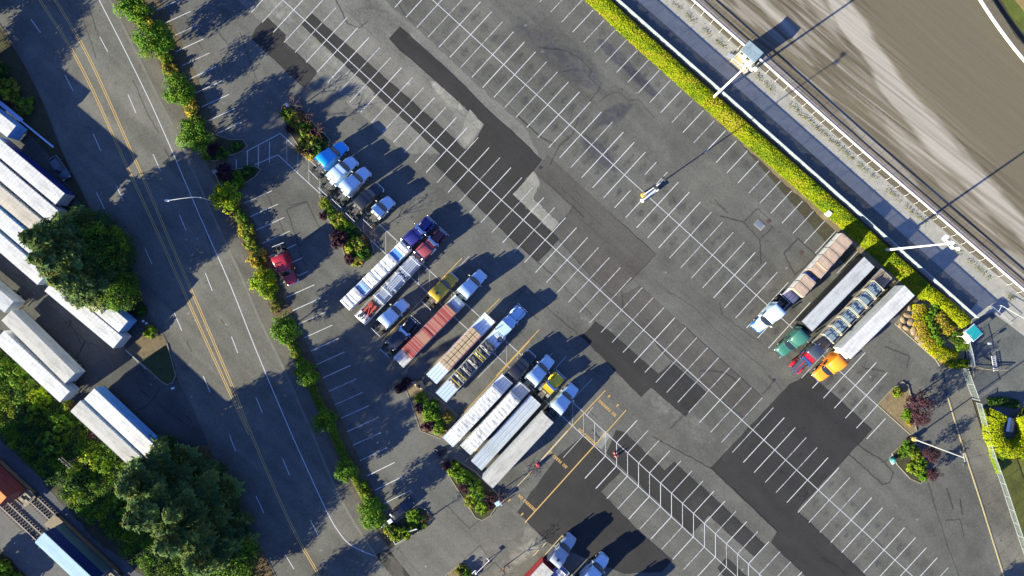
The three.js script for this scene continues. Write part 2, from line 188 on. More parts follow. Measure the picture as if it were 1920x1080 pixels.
const walkOuter = kerbLine.map(([x, y], i) => { const t = clamp((y - 0) / 1080, 0, 1); return [x + 30 - 8 * t + (y > 900 ? 6 : 0), y - 8]; });
part(struct('pavement'), 'sidewalk', sheet([...kerbLine, ...walkOuter.slice().reverse()], 0.014), tinted(1.05, 0.98, 0.9));
part(struct('planting_strip'), 'soil', sheet(ragged([...walkOuter.filter(([x, y]) => y > -120 && y < 985), ...lotEdge.filter(([x, y]) => y > -120 && y < 985).reverse()], 2, 12), 0.022, 'm'), mat(lin(0.17, 0.13, 0.085), 1, { map: metreT(soilT, 3) }));
part(street, 'gutter', ribbon(kerbLine.slice(0, -16), 4.2, 0.02, 'm'), mat(lin(0.2, 0.185, 0.15), 0.9, { map: metreT(grit, 5) }));
part(street, 'far_kerb', ribbon(roadLeft, 2.4, 0.05, 'm'), mat(lin(0.14, 0.12, 0.09), 0.9, { map: metreT(grit, 5) }));
const lineWhite = mat(lin(0.62, 0.62, 0.63), 0.7, { map: metreT(grit, 2) }), lineRoad = mat(lin(0.5, 0.51, 0.52), 0.7), lineYellow = mat(lin(0.52, 0.33, 0.1), 0.7), lineYellowPale = mat(lin(0.56, 0.44, 0.26), 0.7), lineOld = mat(lin(0.26, 0.26, 0.25), 0.8);
part(street, 'edge_line', ribbon(smoothLine([[140, -90], [186, 0], [232, 90], [281, 190], [317, 270], [345, 336], [390, 440], [430, 530], [480, 656], [545, 810], [580, 888], [612, 957], [630, 990], [655, 1020], [705, 1044]]), 1.5, 0.014, 'm'), lineRoad);
for (const [pts, name] of [[[[20, -100], [75, 0], [128, 82], [172, 165], [219, 270], [262, 364], [300, 446], [342, 540], [389, 645], [435, 745], [468, 815]], 'turn_lane_line'], [[[50, -90], [104, 0], [160, 95], [207, 195], [240, 270], [280, 360], [316, 446], [357, 540], [400, 640], [442, 740], [480, 835], [552, 997], [597, 1077], [660, 1190]], 'turn_lane_line']]) for (const o of [-1.7, 1.7]) part(street, name, ribbon(smoothLine(pts.map(([x, y]) => [x + o * 0.9, y - o * 0.4])), 1.25, 0.014, 'm'), lineYellow);
for (const [a, b, c, d] of [[187, 69, 202, 97], [240, 177, 255, 212], [287, 289, 301, 320], [336, 402, 349, 432], [385, 512, 398, 545], [434, 631, 446, 662], [480, 745, 492, 774], [530, 860, 543, 891], [582, 975, 597, 1005], [58, 36, 76, 61], [122, 141, 137, 170], [175, 251, 189, 283], [219, 349, 231, 377], [272, 466, 285, 495], [327, 587, 341, 620], [381, 705, 394, 735], [430, 815, 442, 846], [480, 930, 495, 962], [535, 1040, 551, 1067], [181, 361, 196, 392]]) part(street, 'lane_dash', ribbon([[a, b], [c, d]], 1.3, 0.014, 'm'), lineRoad);

// ---- parking lot
const off = (p, d) => [p[0] + DU[0] * d, p[1] + DU[1] * d];
const lot = struct('parking_lot');
part(lot, 'asphalt', sheet([...lotEdge, [1960, 1200], [1885, 1080], [1800, 815], [1776, 744], [1768, 690], [1700, 600], [1640, 560], [1382, 262], [1097, 0], [900, -185]].map((p) => p), 0.010), asphalt);
part(lot, 'entrance', sheet(ragged([[700, 1042], [742, 1022], [838, 948], [905, 976], [942, 940], [975, 960], [1028, 1017], [1010, 1080], [980, 1180], [800, 1180]], 1.5), 0.014), asphaltEntry);
part(lot, 'worn_asphalt', sheet(ragged([off(M2(-11), -62), off(M2(-4), -60), off(M2(3.2), -62), [1016, 300], [826, 289], off(M1(12), -58), off(M1(4), -60), off(M1(-4), -58)], 5, 10), 0.0125), tinted(1.5, 1.48, 1.46));
const patches = [
  [asphaltDark, [[565, 46], [585, 25], [862, 268], [872, 280], [884, 272], [907, 235], [870, 200], [800, 137], [770, 110], [750, 95], [730, 72], [750, 50], [800, 95], [860, 150], [920, 210], [960, 245], [986, 270], [1016, 300], [1001, 319], [961, 364], [1035, 436], [1047, 450], [1009, 491], [960, 449], [813, 305], [826, 289], [700, 172]]],
  [asphaltDark, [[502, 32], [536, 65], [534, 78], [595, 136], [571, 165], [497, 96], [470, 72], [480, 52]]],
  [asphaltMid, [[1026, 290], [1230, 477], [1187, 522], [1150, 556], [1110, 520], [1049, 451], [1037, 437], [1076, 390], [1003, 320]]],
  [asphaltMid, [[1128, 545], [1160, 556], [1200, 535], [1430, 745], [1395, 785], [1264, 679]]],
  [asphaltDark, [[1116, 602], [1145, 622], [1235, 701], [1260, 680], [1325, 737], [1285, 781], [1221, 726], [1202, 744], [1090, 631]]],
  [asphaltDark, [[1332, 877], [1480, 720], [1498, 712], [1515, 697], [1635, 805], [1494, 957], [1640, 1095], [1525, 1095], [1445, 1017], [1457, 997]]],
  [asphaltDark, [[1097, 815], [1133, 850], [1167, 882], [1127, 922], [1197, 995], [1260, 1050], [1240, 1072], [1170, 1075], [1100, 1047], [1028, 1017], [970, 960], [1045, 855]]],
  [asphaltDark, [[1155, 806], [1170, 810], [1246, 882], [1264, 865], [1435, 1022], [1416, 1045], [1329, 966], [1297, 1000], [1169, 880], [1137, 850]]],
  [asphaltDark, [[1362, 1044], [1345, 1065], [1365, 1090], [1410, 1090]]],
];
patches.forEach(([m, p], i) => { const q = ragged(p, 1.6, 12); part(lot, 'asphalt_patch', sheet(q, 0.0145 + i * 0.0002), m); const cut = Math.floor(q.length * 0.25); part(lot, 'sealed_joint', ribbon(q.slice(cut, cut + Math.floor(q.length * 0.6)), 0.9, 0.0195, 'm'), MAT.black); });
// pale slurry-stained patches
part(lot, 'pale_patch', sheet(ragged([[797, 140], [835, 168], [907, 233], [872, 280], [858, 266], [842, 242], [850, 215]], 2.2, 6), 0.0175), tinted(1.75, 1.75, 1.72));
part(lot, 'pale_patch', sheet(ragged([[880, 205], [905, 233], [872, 278], [855, 255], [868, 240]], 3, 5), 0.0178), paleConc);
part(lot, 'pale_patch', sheet(ragged([[1001, 320], [961, 365], [1035, 435], [1049, 420], [1000, 372], [1012, 342]], 3, 6), 0.0175), paleConc);
part(lot, 'pale_patch', sheet(ragged([[1116, 835], [1128, 842], [1146, 818], [1135, 808]], 3, 6), 0.0182), tinted(1.9, 1.95, 1.95));
part(lot, 'pale_patch', sheet(ragged([[990, 985], [1026, 1020], [1020, 1030], [985, 1030], [978, 1008]], 6, 6), 0.0182), tinted(1.5, 1.48, 1.42));
// painted stall lines
const unit = new THREE.PlaneGeometry(1, 1).rotateX(-Math.PI / 2);
function strip(parent, name, a, b, w, h, m) { const p = at(a[0], a[1]), q = at(b[0], b[1]), me = part(parent, name, unit, m); me.position.set((p.x + q.x) / 2, h, (p.z + q.z) / 2); me.scale.set(p.distanceTo(q), 1, w); me.rotation.y = Math.atan2(-(q.z - p.z), q.x - p.x); return me; }
// four states of wear: scuffed paint with bare asphalt showing through
const wornLines = [0, 1, 2, 3].map((v) => { const w = 256, h = 4, d = new Uint8Array(w * h * 4); for (let j = 0; j < h; j++) for (let i = 0; i < w; i++) { const n = fbm(i / 9 + v * 40, j * 0.7 + v * 13, 3), g = hash(i + v * 300, j), bare = clamp((n - (0.66 - v * 0.03)) * 6, 0, 1) * 0.8, k = (0.68 - v * 0.05) * (0.86 + 0.28 * (g - 0.5)) * (1 - bare) + 0.1 * bare, o = (j * w + i) * 4; d[o] = d[o + 1] = s8(k); d[o + 2] = s8(k * 1.01); d[o + 3] = 255; } const t = new THREE.DataTexture(d, w, h); t.colorSpace = THREE.SRGBColorSpace; t.magFilter = THREE.LinearFilter; t.wrapS = THREE.RepeatWrapping; t.needsUpdate = true; return new THREE.MeshStandardMaterial({ map: t, roughness: 0.75 }); });
const lineVar = () => wornLines[Math.floor(rnd() * 4)];
const stall = (a, b, m = lineVar(), w = 0.13) => strip(lot, 'stall_line', a, b, w * rr(0.9, 1.08), 0.026, m);
strip(lot, 'row_line', M1(-3), M1(60), 0.13, 0.022, lineWhite);
strip(lot, 'row_line', M2(-12), M2(33), 0.13, 0.022, lineWhite);
for (let k = -2; k < 60; k++) stall(off(M1(k), -57), off(M1(k), 57));
for (let k = -9; k < 33; k++) { if (k === 11) continue; stall(off(M2(k), -58), off(M2(k), 58)); }
stall(off(M2(11), -58), off(M2(11), -14)); stall(off(M2(11), 26), off(M2(11), 58));
for (const [k, a, b] of [[33, -58, 0], [34, -60, -8], [36, -58, -12]]) stall(off(M2(k), a), off(M2(k), b));
for (let k = -6; k < 27; k++) stall(R3(k), [R3(k)[0] - 38.8, R3(k)[1] + 41.6]);
strip(lot, 'row_line', WK(-30.6), WK(17), 0.13, 0.022, lineWhite); strip(lot, 'row_line', VK(-29.8), VK(17), 0.13, 0.022, lineWhite);
for (let k = 0; k < 17; k++) { stall(WK(k), off(WK(k), 57)); stall(VK(k), off(VK(k), -57)); }
for (let k = -29; k < 17; k++) if (!(k > -14 && k < -10)) strip(lot, 'walkway_bar', WK(k - 1), [WK(k - 1)[0], VK(k)[1]], 0.12, 0.030, k < -1 ? mat0() : lineVar());
function mat0() { return G('wornwhite', () => mat(lin(0.3, 0.3, 0.3), 0.8)); }
strip(lot, 'walkway_edge', WK(-30.6), [462, 284], 0.12, 0.031, lineRoad); strip(lot, 'walkway_edge', VK(-29.8), [478, 309], 0.12, 0.031, lineRoad);
for (let k = 1; k < 6; k++) { const x = 526 - 20.7 * k, y = 256 + 8.8 * k; strip(lot, 'walkway_bar', [x, y + (k > 3 ? 8 : 0)], [x, y + (k > 3 ? 34 : 40)], 0.12, 0.030, lineRoad); }
for (let k = -1; k < 9; k++) { const x = 357.5 + 12.03 * k, y = 21.25 + 25.94 * k; stall([x, y], [x - 52, y + 24]); }
for (let k = 0; k < 19; k++) { const x = 510 + 11.33 * k, y = 357.5 + 25.2 * k; stall([x, y], [x - 52, y + 23.5]); }
for (const [x, y] of [[726, 839], [740, 867], [754, 894], [771, 919]]) stall([x, y], [x - 51, y + 25]);
for (const [a, b, c, d, w, m] of [[866, 484, 715, 641, 0.13, 0], [782, 673, 763, 691, 0.13, 0], [937, 560, 795, 702, 0.13, 0], [1011, 618, 930, 705, 0.14, 0], [842, 710, 815, 733, 0.13, 0], [993, 639, 866, 778, 0.14, 0], [896, 841, 872, 866, 0.14, 0], [1135, 732, 1064, 808, 0.16, 0], [1064, 808, 1011, 867, 0.24, 1], [1000, 880, 935, 948, 0.12, 1], [1174, 769, 1112, 838, 0.15, 0], [1112, 838, 984, 980, 0.2, 0], [1024, 1017, 1000, 1042, 0.14, 1], [1055, 1003, 1022, 1040, 0.14, 1], [900, 822, 876, 848, 0.12, 0]]) strip(lot, 'truck_stall_line', [a, b], [c, d], w, 0.034, m ? lineYellowPale : lineYellow);
for (const [a, b, c, d] of [[1112, 763, 1100, 778], [1093, 817, 1056, 858], [880, 480, 826, 536], [895, 690, 870, 715], [948, 655, 896, 708], [1062, 668, 1038, 694], [1036, 662, 1010, 690], [1110, 711, 1072, 750]]) strip(lot, 'stall_line', [a, b], [c, d], 0.12, 0.036, G('fadedwhite', () => mat(lin(0.36, 0.36, 0.35), 0.8)));
// NO PARKING lettering and little arrows
const font = await new FontLoader().loadAsync('fonts/droid/droid_sans_bold.typeface.json');
const wordGeo = new THREE.ShapeGeometry(font.generateShapes('NO  PARKING', 0.52)).rotateX(-Math.PI / 2); wordGeo.computeBoundingBox();
for (const [x, y, flip] of [[970, 930, 0], [1065, 875, 1], [1083, 806, 0], [1157, 778, 1]]) { const m = part(lot, 'no_parking_lettering', wordGeo, lineYellow); const p = at(x, y); m.position.set(p.x, 0.038, p.z); m.rotation.y = flip ? Math.PI - Math.atan2(0.675, 0.738) : -Math.atan2(0.675, 0.738); m.scale.set(4.3 / wordGeo.boundingBox.max.x, 1, 1.1); }
{ const sh = new THREE.Shape([[0, 0.4], [0.22, 0], [0.08, 0], [0.08, -0.35], [-0.08, -0.35], [-0.08, 0], [-0.22, 0]].map((p) => new THREE.Vector2(...p))), g = new THREE.ShapeGeometry(sh).rotateX(-Math.PI / 2); for (const [x, y, t] of [[1142, 743, -0.75], [1158, 760, -0.75], [979, 964, -0.75], [955, 938, -0.75]]) { const m = part(lot, 'painted_arrow', g, lineYellow), p = at(x, y); m.position.set(p.x, 0.038, p.z); m.rotation.y = t; } }
// manholes, drain grates
for (const [x, y] of [[1502, 474], [1441, 415]]) { const m = part(lot, 'manhole_cover', G('manhole', () => mg([CY(0.42, 0.42, 0.03, 0, 0.015, 0, 'y', 20), ...[-2, -1, 0, 1, 2].map((k) => B(0.6, 0.012, 0.05, 0, 0.036, k * 0.12))])), mat(lin(0.09, 0.055, 0.045), 0.7)); m.position.copy(at(x, y)).setY(0.012); }
{ const pad = part(lot, 'drain_pad', RB(1.9, 0.05, 1.3, 0, 0.03, 0, 0.02), MAT.concrete); pad.position.copy(at(1424, 422)); pad.rotation.y = -AM; const gr = part(lot, 'drain_grate', mg([...Array(9)].map((_, k) => B(1.35, 0.04, 0.06, 0, 0.07, (k - 4) * 0.1))), mat(lin(0.3, 0.36, 0.4), 0.4, { metalness: 0.4 })); gr.position.copy(at(1422, 421)); gr.rotation.y = -AM; }
{ const m = part(lot, 'storm_drain', mg([B(0.6, 0.02, 0.6, 0, 0.03, 0), ...[-2, -1, 0, 1, 2].map((k) => B(0.5, 0.03, 0.05, 0, 0.045, k * 0.11))]), MAT.steel); m.position.copy(at(1013, 315)); m.rotation.y = -AM; const m2 = m.clone(); m2.position.copy(at(1450, 713)); lot.add(m2); }

// ---- trailer yard on the far side of the street
part(struct('trailer_yard'), 'asphalt', sheet([[-220, 60], [-60, 130], [40, 235], [100, 300], [155, 388], [205, 470], [232, 560], [236, 600], [235, 645], [262, 676], [312, 722], [332, 712], [392, 822], [395, 832], [312, 850], [250, 872], [150, 772], [110, 752], [0, 655], [-220, 470]], 0.006), asphaltYard);
part(struct('driveway'), 'asphalt', sheet([[236, 600], [258, 590], [280, 585], [312, 640], [306, 628], [264, 632], [240, 655]], 0.012), asphaltYard);
{ const v = struct('verge'); part(v, 'dry_grass', sheet(ragged([[-60, 60], [-5, 50], [38, 118], [80, 205], [112, 288], [156, 372], [186, 425], [212, 440], [243, 505], [276, 590], [258, 590], [236, 600], [232, 560], [205, 470], [155, 388], [100, 300], [40, 235], [-60, 130]], 3, 10), 0.012, 'm'), vergeM);
  part(v, 'mulch_bed', sheet(ragged([[237, 655], [266, 631], [305, 629], [314, 645], [263, 677]], 1, 10), 0.06, 'm'), mulchM); part(v, 'grass_bed', sheet([[263, 677], [314, 645], [329, 690], [328, 706], [322, 717], [312, 720], [304, 716]], 0.06, 'm'), mat(lin(0.06, 0.085, 0.025), 1, { map: metreT(soilT, 3) }));
  part(v, 'kerb', mg([[237, 655, 304, 716], [304, 716, 313, 721], [313, 721, 323, 718], [323, 718, 330, 704], [330, 704, 314, 645]].map(([a, b, c, d]) => { const p = at(a, b), q = at(c, d), g = B(p.distanceTo(q), 0.14, 0.14, 0, 0.07, 0); g.rotateY(Math.atan2(-(q.z - p.z), q.x - p.x)); return g.translate((p.x + q.x) / 2, 0, (p.z + q.z) / 2); })), MAT.kerbTan); }
part(struct('service_track'), 'gravel', sheet(ragged([[-220, 610], [0, 825], [60, 880], [110, 940], [175, 1010], [285, 1090], [360, 1180], [120, 1180], [0, 1010], [-220, 800]], 7, 12), 0.008, 'm'), darkGravelM);
part(struct('railway_ballast'), 'ballast', sheet(ragged([[-220, 640], [0, 862], [210, 1065], [300, 1180], [70, 1180], [0, 1030], [-220, 830]], 5, 12), 0.02, 'm'), ballastM);

// ---- race track side
const fenceA = [[880, -240], [1150, 0], [1450, 265], [1760, 540], [1822, 595]];
{ const p = struct('gravel_path'); part(p, 'gravel', sheet([[860, -255], [1150, 0], [1450, 265], [1760, 540], [1822, 597], [1812, 640], [1824, 700], [1842, 800], [1920, 790], [2100, 790], [2100, 720], [1940, 575], [1760, 424], [1600, 284], [1420, 122], [1290, 4], [1010, -250]], 0.012, 'm'), gravelM);
  part(p, 'fence_shade_strip', ribbon([[1165, -8], [1464, 254], [1775, 529], [1826, 574]], 26, 0.016), tinted(1.35, 1.35, 1.33));  // darker strip added beside the fence to deepen its shadow on the gravel
  part(p, 'plaza', sheet([[1822, 600], [1860, 585], [1960, 660], [2120, 800], [2120, 900], [1925, 850], [1842, 800], [1826, 710]], 0.017), asphaltPlaza); }
{ const n = 1024, sz = 110, c = at(1700, 170), t = noiseTex(n, (i, j) => { const a = i / n * sz, b = j / n * sz;   // a along the track, b across, metres
    const wob = 2 * (fbm(a / 30, 3, 2) - 0.5), bb = b + wob, rake = vn(a / 22, (b - a * 0.05) * 3.1) - 0.5, rake2 = vn(a / 14 + 40, (b + a * 0.03) * 6.5) - 0.5, mid = a < 61 ? 22.8 + 0.3 * (61 - a) : 22.8 - 0.13 * (a - 61), rut = clamp((vn(a / 40 + 9, (b - a * 0.09) * 2.3) - 0.8) * 5, 0, 1), lip = clamp((vn(a / 30 + 70, (b - a * 0.07) * 4.2) - 0.8) * 5, 0, 1), gr = hash(i, j) - 0.5, patchy = fbm(a / 12 + 7, b / 3.2, 4);
    let pale = 0; const band = (c0, w, e) => clamp((w - Math.abs(bb - c0)) / e + (patchy - 0.5) * 3.2, 0, 1); const near = clamp((mid - 1 - bb) / 3, 0, 1); const sk = clamp(0.62 + (vn(a / 20 + 3, (b - a * 0.06) * 2.6) - 0.5) * 1.5 + (patchy - 0.5) * 1.2, 0, 1); pale = Math.max(band(mid, 2.4, 1.0) * (0.45 + 0.55 * sk), 0.75 * band(mid - 4.2, 1.8, 1.4) * sk * sk, 0.9 * band(18.2 - (a - 40) * 0.05, 1.2, 1.2) * clamp((56 - a) / 6, 0, 1), 0.5 * clamp((fbm(a / 10, b * 1.6, 3) - 0.53) * 7, 0, 1) * near, 0.6 * lip * near);
    const smooth = clamp((bb - mid - 3) / 3, 0, 1), k = 1 + (rake * 0.55 + rake2 * 0.4) * (1 - smooth * 0.85) - 0.4 * rut * (1 - smooth) + gr * 0.14 + (patchy - 0.5) * 0.25 * (1 - smooth);
    const base = [0.134 * k, 0.111 * k, 0.074 * k]; if (smooth) { base[0] *= 1 - 0.03 * smooth; } const pl = [0.40, 0.365, 0.31]; return base.map((v, q) => v + (pl[q] * (1 + gr * 0.1 + rake * 0.15) - v) * pale * 0.85); });
  const g = sheet([[1010, -250], [1290, 4], [1420, 122], [1600, 284], [1760, 424], [1940, 575], [2140, 740], [2140, 150], [1990, 150], [1905, 70], [1845, -30], [1730, -260]], 0.014, 'm'), p = g.attributes.position, uv = g.attributes.uv, ang = Math.atan2(0.66, 0.75);
  for (let i = 0; i < p.count; i++) { const x = p.getX(i) - at(1440, 135).x, z = p.getZ(i) - at(1440, 135).z; const a = x * Math.cos(ang) + z * Math.sin(ang), b = x * Math.sin(ang) - z * Math.cos(ang); uv.setXY(i, (a + 40) / sz, (b * 1.0 + 10) / sz); }
  part(struct('race_track'), 'dirt', g, mat(lin(1, 1, 1), 1, { map: t, bumpMap: t, bumpScale: 0.03 })); 
  part(struct('infield'), 'grass', sheet(ragged([[1745, -260], [1858, -30], [1905, 45], [1990, 135], [2140, 140], [2140, -260]], 2), 0.016, 'm'), grassM);
  part(struct('infield_path'), 'sand', sheet(ragged([[1780, -260], [1885, -20], [1930, 35], [2000, 100], [2140, 110], [2140, -260]], 2), 0.022, 'm'), mat(lin(0.42, 0.3, 0.13), 1, { map: metreT(soilT, 3) })); }
// ---- pedestrian pavement and lawn at the right
{ const p = struct('side_pavement'); part(p, 'concrete', sheet([[1776, 744], [1797, 810], [1882, 1080], [1925, 1200], [1990, 1200], [1918, 1030], [1846, 826], [1821, 746], [1806, 688], [1768, 690]], 0.07), tinted(1.35, 1.3, 1.2));
  part(p, 'painted_kerb', mg([[1777, 745, 1797, 812], [1797, 812, 1840, 945], [1840, 945, 1882, 1080], [1882, 1080, 1925, 1200]].map(([a, b, c, d]) => { const q = at(a, b), r = at(c, d), g = B(q.distanceTo(r), 0.13, 0.2, 0, 0.065, 0); g.rotateY(Math.atan2(-(r.z - q.z), r.x - q.x)); return g.translate((q.x + r.x) / 2, 0, (q.z + r.z) / 2); })), mat(lin(0.42, 0.36, 0.2), 0.8, { map: grit }));
  for (let k = 0; k < 9; k++) { const t = k / 8, a = [1800 + 78 * t, 830 + 245 * t], b = [1846 + 66 * t, 822 + 195 * t + 20 * t]; strip(p, 'pavement_joint', a, b, 0.04, 0.075, MAT.black); }
  part(struct('lawn'), 'grass', sheet(ragged([[1870, 866], [1905, 852], [2100, 840], [2100, 1200], [1985, 1200], [1921, 1032]], 1.5), 0.05, 'm'), mat(lin(0.19, 0.2, 0.04), 1, { map: metreT(soilT, 9), bumpMap: metreT(gritB, 2), bumpScale: 0.05 })); }
// ------------------------------------------------------------------ vehicles
const tyreGeo = (w) => G('tyre' + w, () => { const r = 0.51, p = [[0.3, -w / 2], [r - 0.06, -w / 2], [r, -w / 2 + 0.05], [r, w / 2 - 0.05], [r - 0.06, w / 2], [0.3, w / 2]].map((q) => new THREE.Vector2(...q)); return new THREE.LatheGeometry(p, 18).rotateX(Math.PI / 2); });
const dualTyre = G('dualtyre', () => mg([tyreGeo(0.26).clone().translate(0, 0, 0.15), tyreGeo(0.26).clone().translate(0, 0, -0.15)]));
const rimGeo = G('rim', () => mg([CY(0.3, 0.3, 0.2, 0, 0, 0, 'z', 14), CY(0.13, 0.13, 0.3, 0, 0, 0, 'z', 10)]));
function wheel(parent, x, z, dual, rimMat = MAT.rim) { const w = new THREE.Group(); w.name = 'wheel'; w.position.set(x, 0.51, z); parent.add(w); part(w, 'tyre', dual ? dualTyre : tyreGeo(0.32), MAT.rubber); const r = part(w, 'rim', rimGeo, rimMat); r.position.z = Math.sign(z) * 0.08; return w; }
const dirOf = (a, b) => { const p = at(...a), q = at(...b); return Math.atan2(-(p.z - q.z), p.x - q.x); };

function tractor({ name = 'semi_tractor', label, front, back, length = 7.9, style = 'aero', roof = 'high', col, col2, hole, stacks = style === 'classic', group, lights = style === 'classic', plate = MAT.greyPlate, coupled = false, trim, accent }) {
  const turn = dirOf([...front, 1.2], [...back, 1.2]), L = length, t = thing(name, label, 'truck', at(front[0], front[1], 1.3).setY(0), turn, group), m2 = col2 ?? col, key = style + roof + L;
  const frameM = MAT.steel;
  part(t, 'frame', G('frame' + L, () => mg([B(L - 1, 0.26, 0.09, -L / 2 - 0.4, 0.95, 0.42), B(L - 1, 0.26, 0.09, -L / 2 - 0.4, 0.95, -0.42), ...[0.05, 0.28, 0.42, 0.62, 0.85].map((k) => B(0.12, 0.2, 0.8, -L + 0.1 + k * 4.5, 0.95, 0)), B(0.1, 0.16, 1.6, -L + 0.06, 0.9, 0), CY(0.12, 0.12, 1.9, -L + 0.9, 0.51, 0, 'z', 8), CY(0.12, 0.12, 1.9, -L + 2.2, 0.51, 0, 'z', 8), CY(0.09, 0.09, 1.9, -1.25, 0.51, 0, 'z', 8), RB(1.3, 0.5, 0.7, -1.4, 0.95, 0)])), frameM);
  const fw = part(t, 'fifth_wheel', G('fifth', () => { const sh = new THREE.Shape(); sh.moveTo(-0.55, 0.12); sh.lineTo(-0.55, 0.5); sh.lineTo(0.35, 0.5); sh.lineTo(0.5, 0.25); sh.lineTo(0.5, -0.25); sh.lineTo(0.35, -0.5); sh.lineTo(-0.55, -0.5); sh.lineTo(-0.55, -0.12); sh.lineTo(0, -0.07); sh.lineTo(0, 0.07); sh.closePath(); return new THREE.ExtrudeGeometry(sh, { depth: 0.06, bevelEnabled: true, bevelSize: 0.02, bevelThickness: 0.02, bevelSegments: 1 }).rotateX(-Math.PI / 2); }), mat(lin(0.1, 0.095, 0.085), 0.45)); fw.position.set(-L + 1.6, 1.12, 0);
  for (const s of [-1, 1]) { wheel(t, -1.25, s * 1.02, false, style === 'classic' ? MAT.chrome : MAT.rim); for (const x of [0.9, 2.2]) wheel(t, -L + x, s * 0.9, true); part(t, 'mud_flap', G('flap', () => B(0.02, 0.55, 0.6)), MAT.black).position.set(-L + 0.22, 0.6, s * 0.9); }
  part(t, 'tail_bar', G('tailbar', () => mg([B(0.07, 0.12, 2.3, 0, 0, 0)])), trim ?? MAT.whitePlain).position.set(-L + 0.05, 1.0, 0);
  let cabBack;
  if (style !== 'classic') {
    cabBack = style === 'day' ? 3.6 : 5.35;
    part(t, 'hood', G('hood' + key, () => loft([[0, 0.62, 0.55, 1.1, 0.25], [-0.12, 0.86, 0.48, 1.32, 0.3], [-0.4, 1.02, 0.45, 1.52, 0.32], [-1.1, 1.12, 0.5, 1.72, 0.32], [-2.05, 1.14, 0.6, 1.92, 0.3]])), col);
    for (const s of [-1, 1]) part(t, 'wheel_arch', G('warch', () => new THREE.TorusGeometry(0.6, 0.07, 6, 12, Math.PI)), MAT.black).position.set(-1.25, 0.55, s * 1.12);
    const gl = part(t, 'windshield', G('wsh' + key, () => loft([[-1.66, 0.5, 1.6, 1.94, 0.06], [-1.76, 0.82, 1.6, 2.0, 0.1], [-1.95, 1.03, 1.6, 2.16, 0.14], [-2.42, 1.13, 1.6, 2.66, 0.2], [-2.6, 1.12, 1.6, 2.78, 0.24]])), MAT.glass);
    for (const z of [0, -0.8]) part(gl, 'wiper', G('wiper', () => bar(V(-1.78, 1.97, 0.1), V(-2.1, 2.28, 0.7), 0.015)), MAT.black).position.z = z;
    part(t, 'cab', G('cab' + key, () => loft([[-1.95, 1.12, 0.75, 1.86, 0.2], [-2.44, 1.17, 0.7, 1.95, 0.2], [-2.46, 1.17, 0.7, 2.7, 0.26], [-2.6, 1.17, 0.7, 2.9, 0.3], [-3.6, 1.18, 0.7, 3.02, 0.28]])), col);
    for (const s of [-1, 1]) { const d = part(t, 'door', G('door', () => RB(1.0, 1.5, 0.04, 0, 0, 0, 0.02)), col); d.position.set(-2.95, 1.75, s * 1.175); const w = part(d, 'side_window', G('swin', () => RB(0.72, 0.55, 0.03, 0, 0, 0, 0.015)), MAT.glass); w.position.set(0.02, 0.42, s * 0.02); part(d, 'handle', G('dh', () => B(0.14, 0.03, 0.04)), MAT.chrome).position.set(-0.35, 0.02, s * 0.03);
      part(t, 'headlight', G('hl', () => loft([[0, 0.14, 0.8, 1.06, 0.08], [-0.34, 0.2, 0.8, 1.16, 0.1]])), MAT.lamp).position.set(-0.12, 0, s * 0.76);
      part(t, 'mirror', G('mir' , () => mg([RB(0.16, 0.7, 0.26, 0, 2.15, 0.0, 0.05), bar(V(0, 2.4, 0), V(-0.12, 2.45, -0.26), 0.02), bar(V(0, 1.9, 0), V(-0.12, 1.85, -0.26), 0.02)])), col === C.white ? MAT.white : MAT.black).position.set(-2.05, 0, s * 1.42); if (s < 0) t.children[t.children.length - 1].rotation.y = 0; }
    if (style === 'aero') {
      const top = roof === 'high' ? 3.85 : 3.1;
      part(t, 'sleeper', G('slp' + key, () => roof === 'high' ? loft([[-2.75, 0.7, 2.6, 3.0, 0.15], [-2.95, 0.98, 2.4, 3.16, 0.25], [-3.3, 1.14, 0.8, 3.38, 0.3], [-3.9, 1.23, 0.72, 3.66, 0.3], [-4.6, 1.25, 0.72, top, 0.28], [-5.25, 1.25, 0.72, top, 0.25], [-5.35, 1.2, 0.75, top - 0.06, 0.25]]) : loft([[-3.45, 1.16, 0.72, 3.02, 0.25], [-3.7, 1.23, 0.72, top, 0.22], [-5.25, 1.23, 0.72, top, 0.2], [-5.35, 1.18, 0.75, top - 0.05, 0.2]])), m2);
      for (const s of [-1, 1]) part(t, 'side_fairing', G('sfair', () => loft([[-3.4, 0.07, 0.35, 0.95, 0.05], [-5.7, 0.07, 0.35, 0.95, 0.05]])), m2).position.set(0, 0, s * 1.14);
      for (const s of [-1, 1]) part(t, 'cab_extender', G('cext', () => RB(0.45, 2.2, 0.04, -5.55, 2.1, 0, 0.02)), m2).position.set(0, roof === 'high' ? 0.35 : -0.2, s * 1.2);
      if (hole) part(t, 'roof_window', G('rwin', () => RB(0.62, 0.05, 0.5, 0, 0, 0, 0.02)), MAT.glass).position.set(roof === 'high' ? -4.3 : -3.0, roof === 'high' ? 3.81 : 3.0, 0);
    } else { part(t, 'roof_deflector', G('defl', () => loft([[-2.7, 0.75, 2.95, 3.02, 0.03], [-3.4, 0.95, 2.95, 3.35, 0.1], [-3.55, 0.95, 2.95, 3.4, 0.1]])), m2); for (const s of [-1, 1]) part(t, 'fuel_tank', G('tankd', () => CY(0.33, 0.33, 1.2, 0, 0.75, 0, 'x', 16)), MAT.chrome).position.set(-3.0, 0, s * 0.95); }
    part(t, 'bumper', G('bump', () => loft([[0.08, 0.8, 0.3, 0.62, 0.12], [-0.06, 1.05, 0.28, 0.66, 0.14], [-0.4, 1.16, 0.28, 0.66, 0.14], [-0.6, 1.16, 0.3, 0.62, 0.14]])), accent ?? (col === C.white ? MAT.white : MAT.chrome));
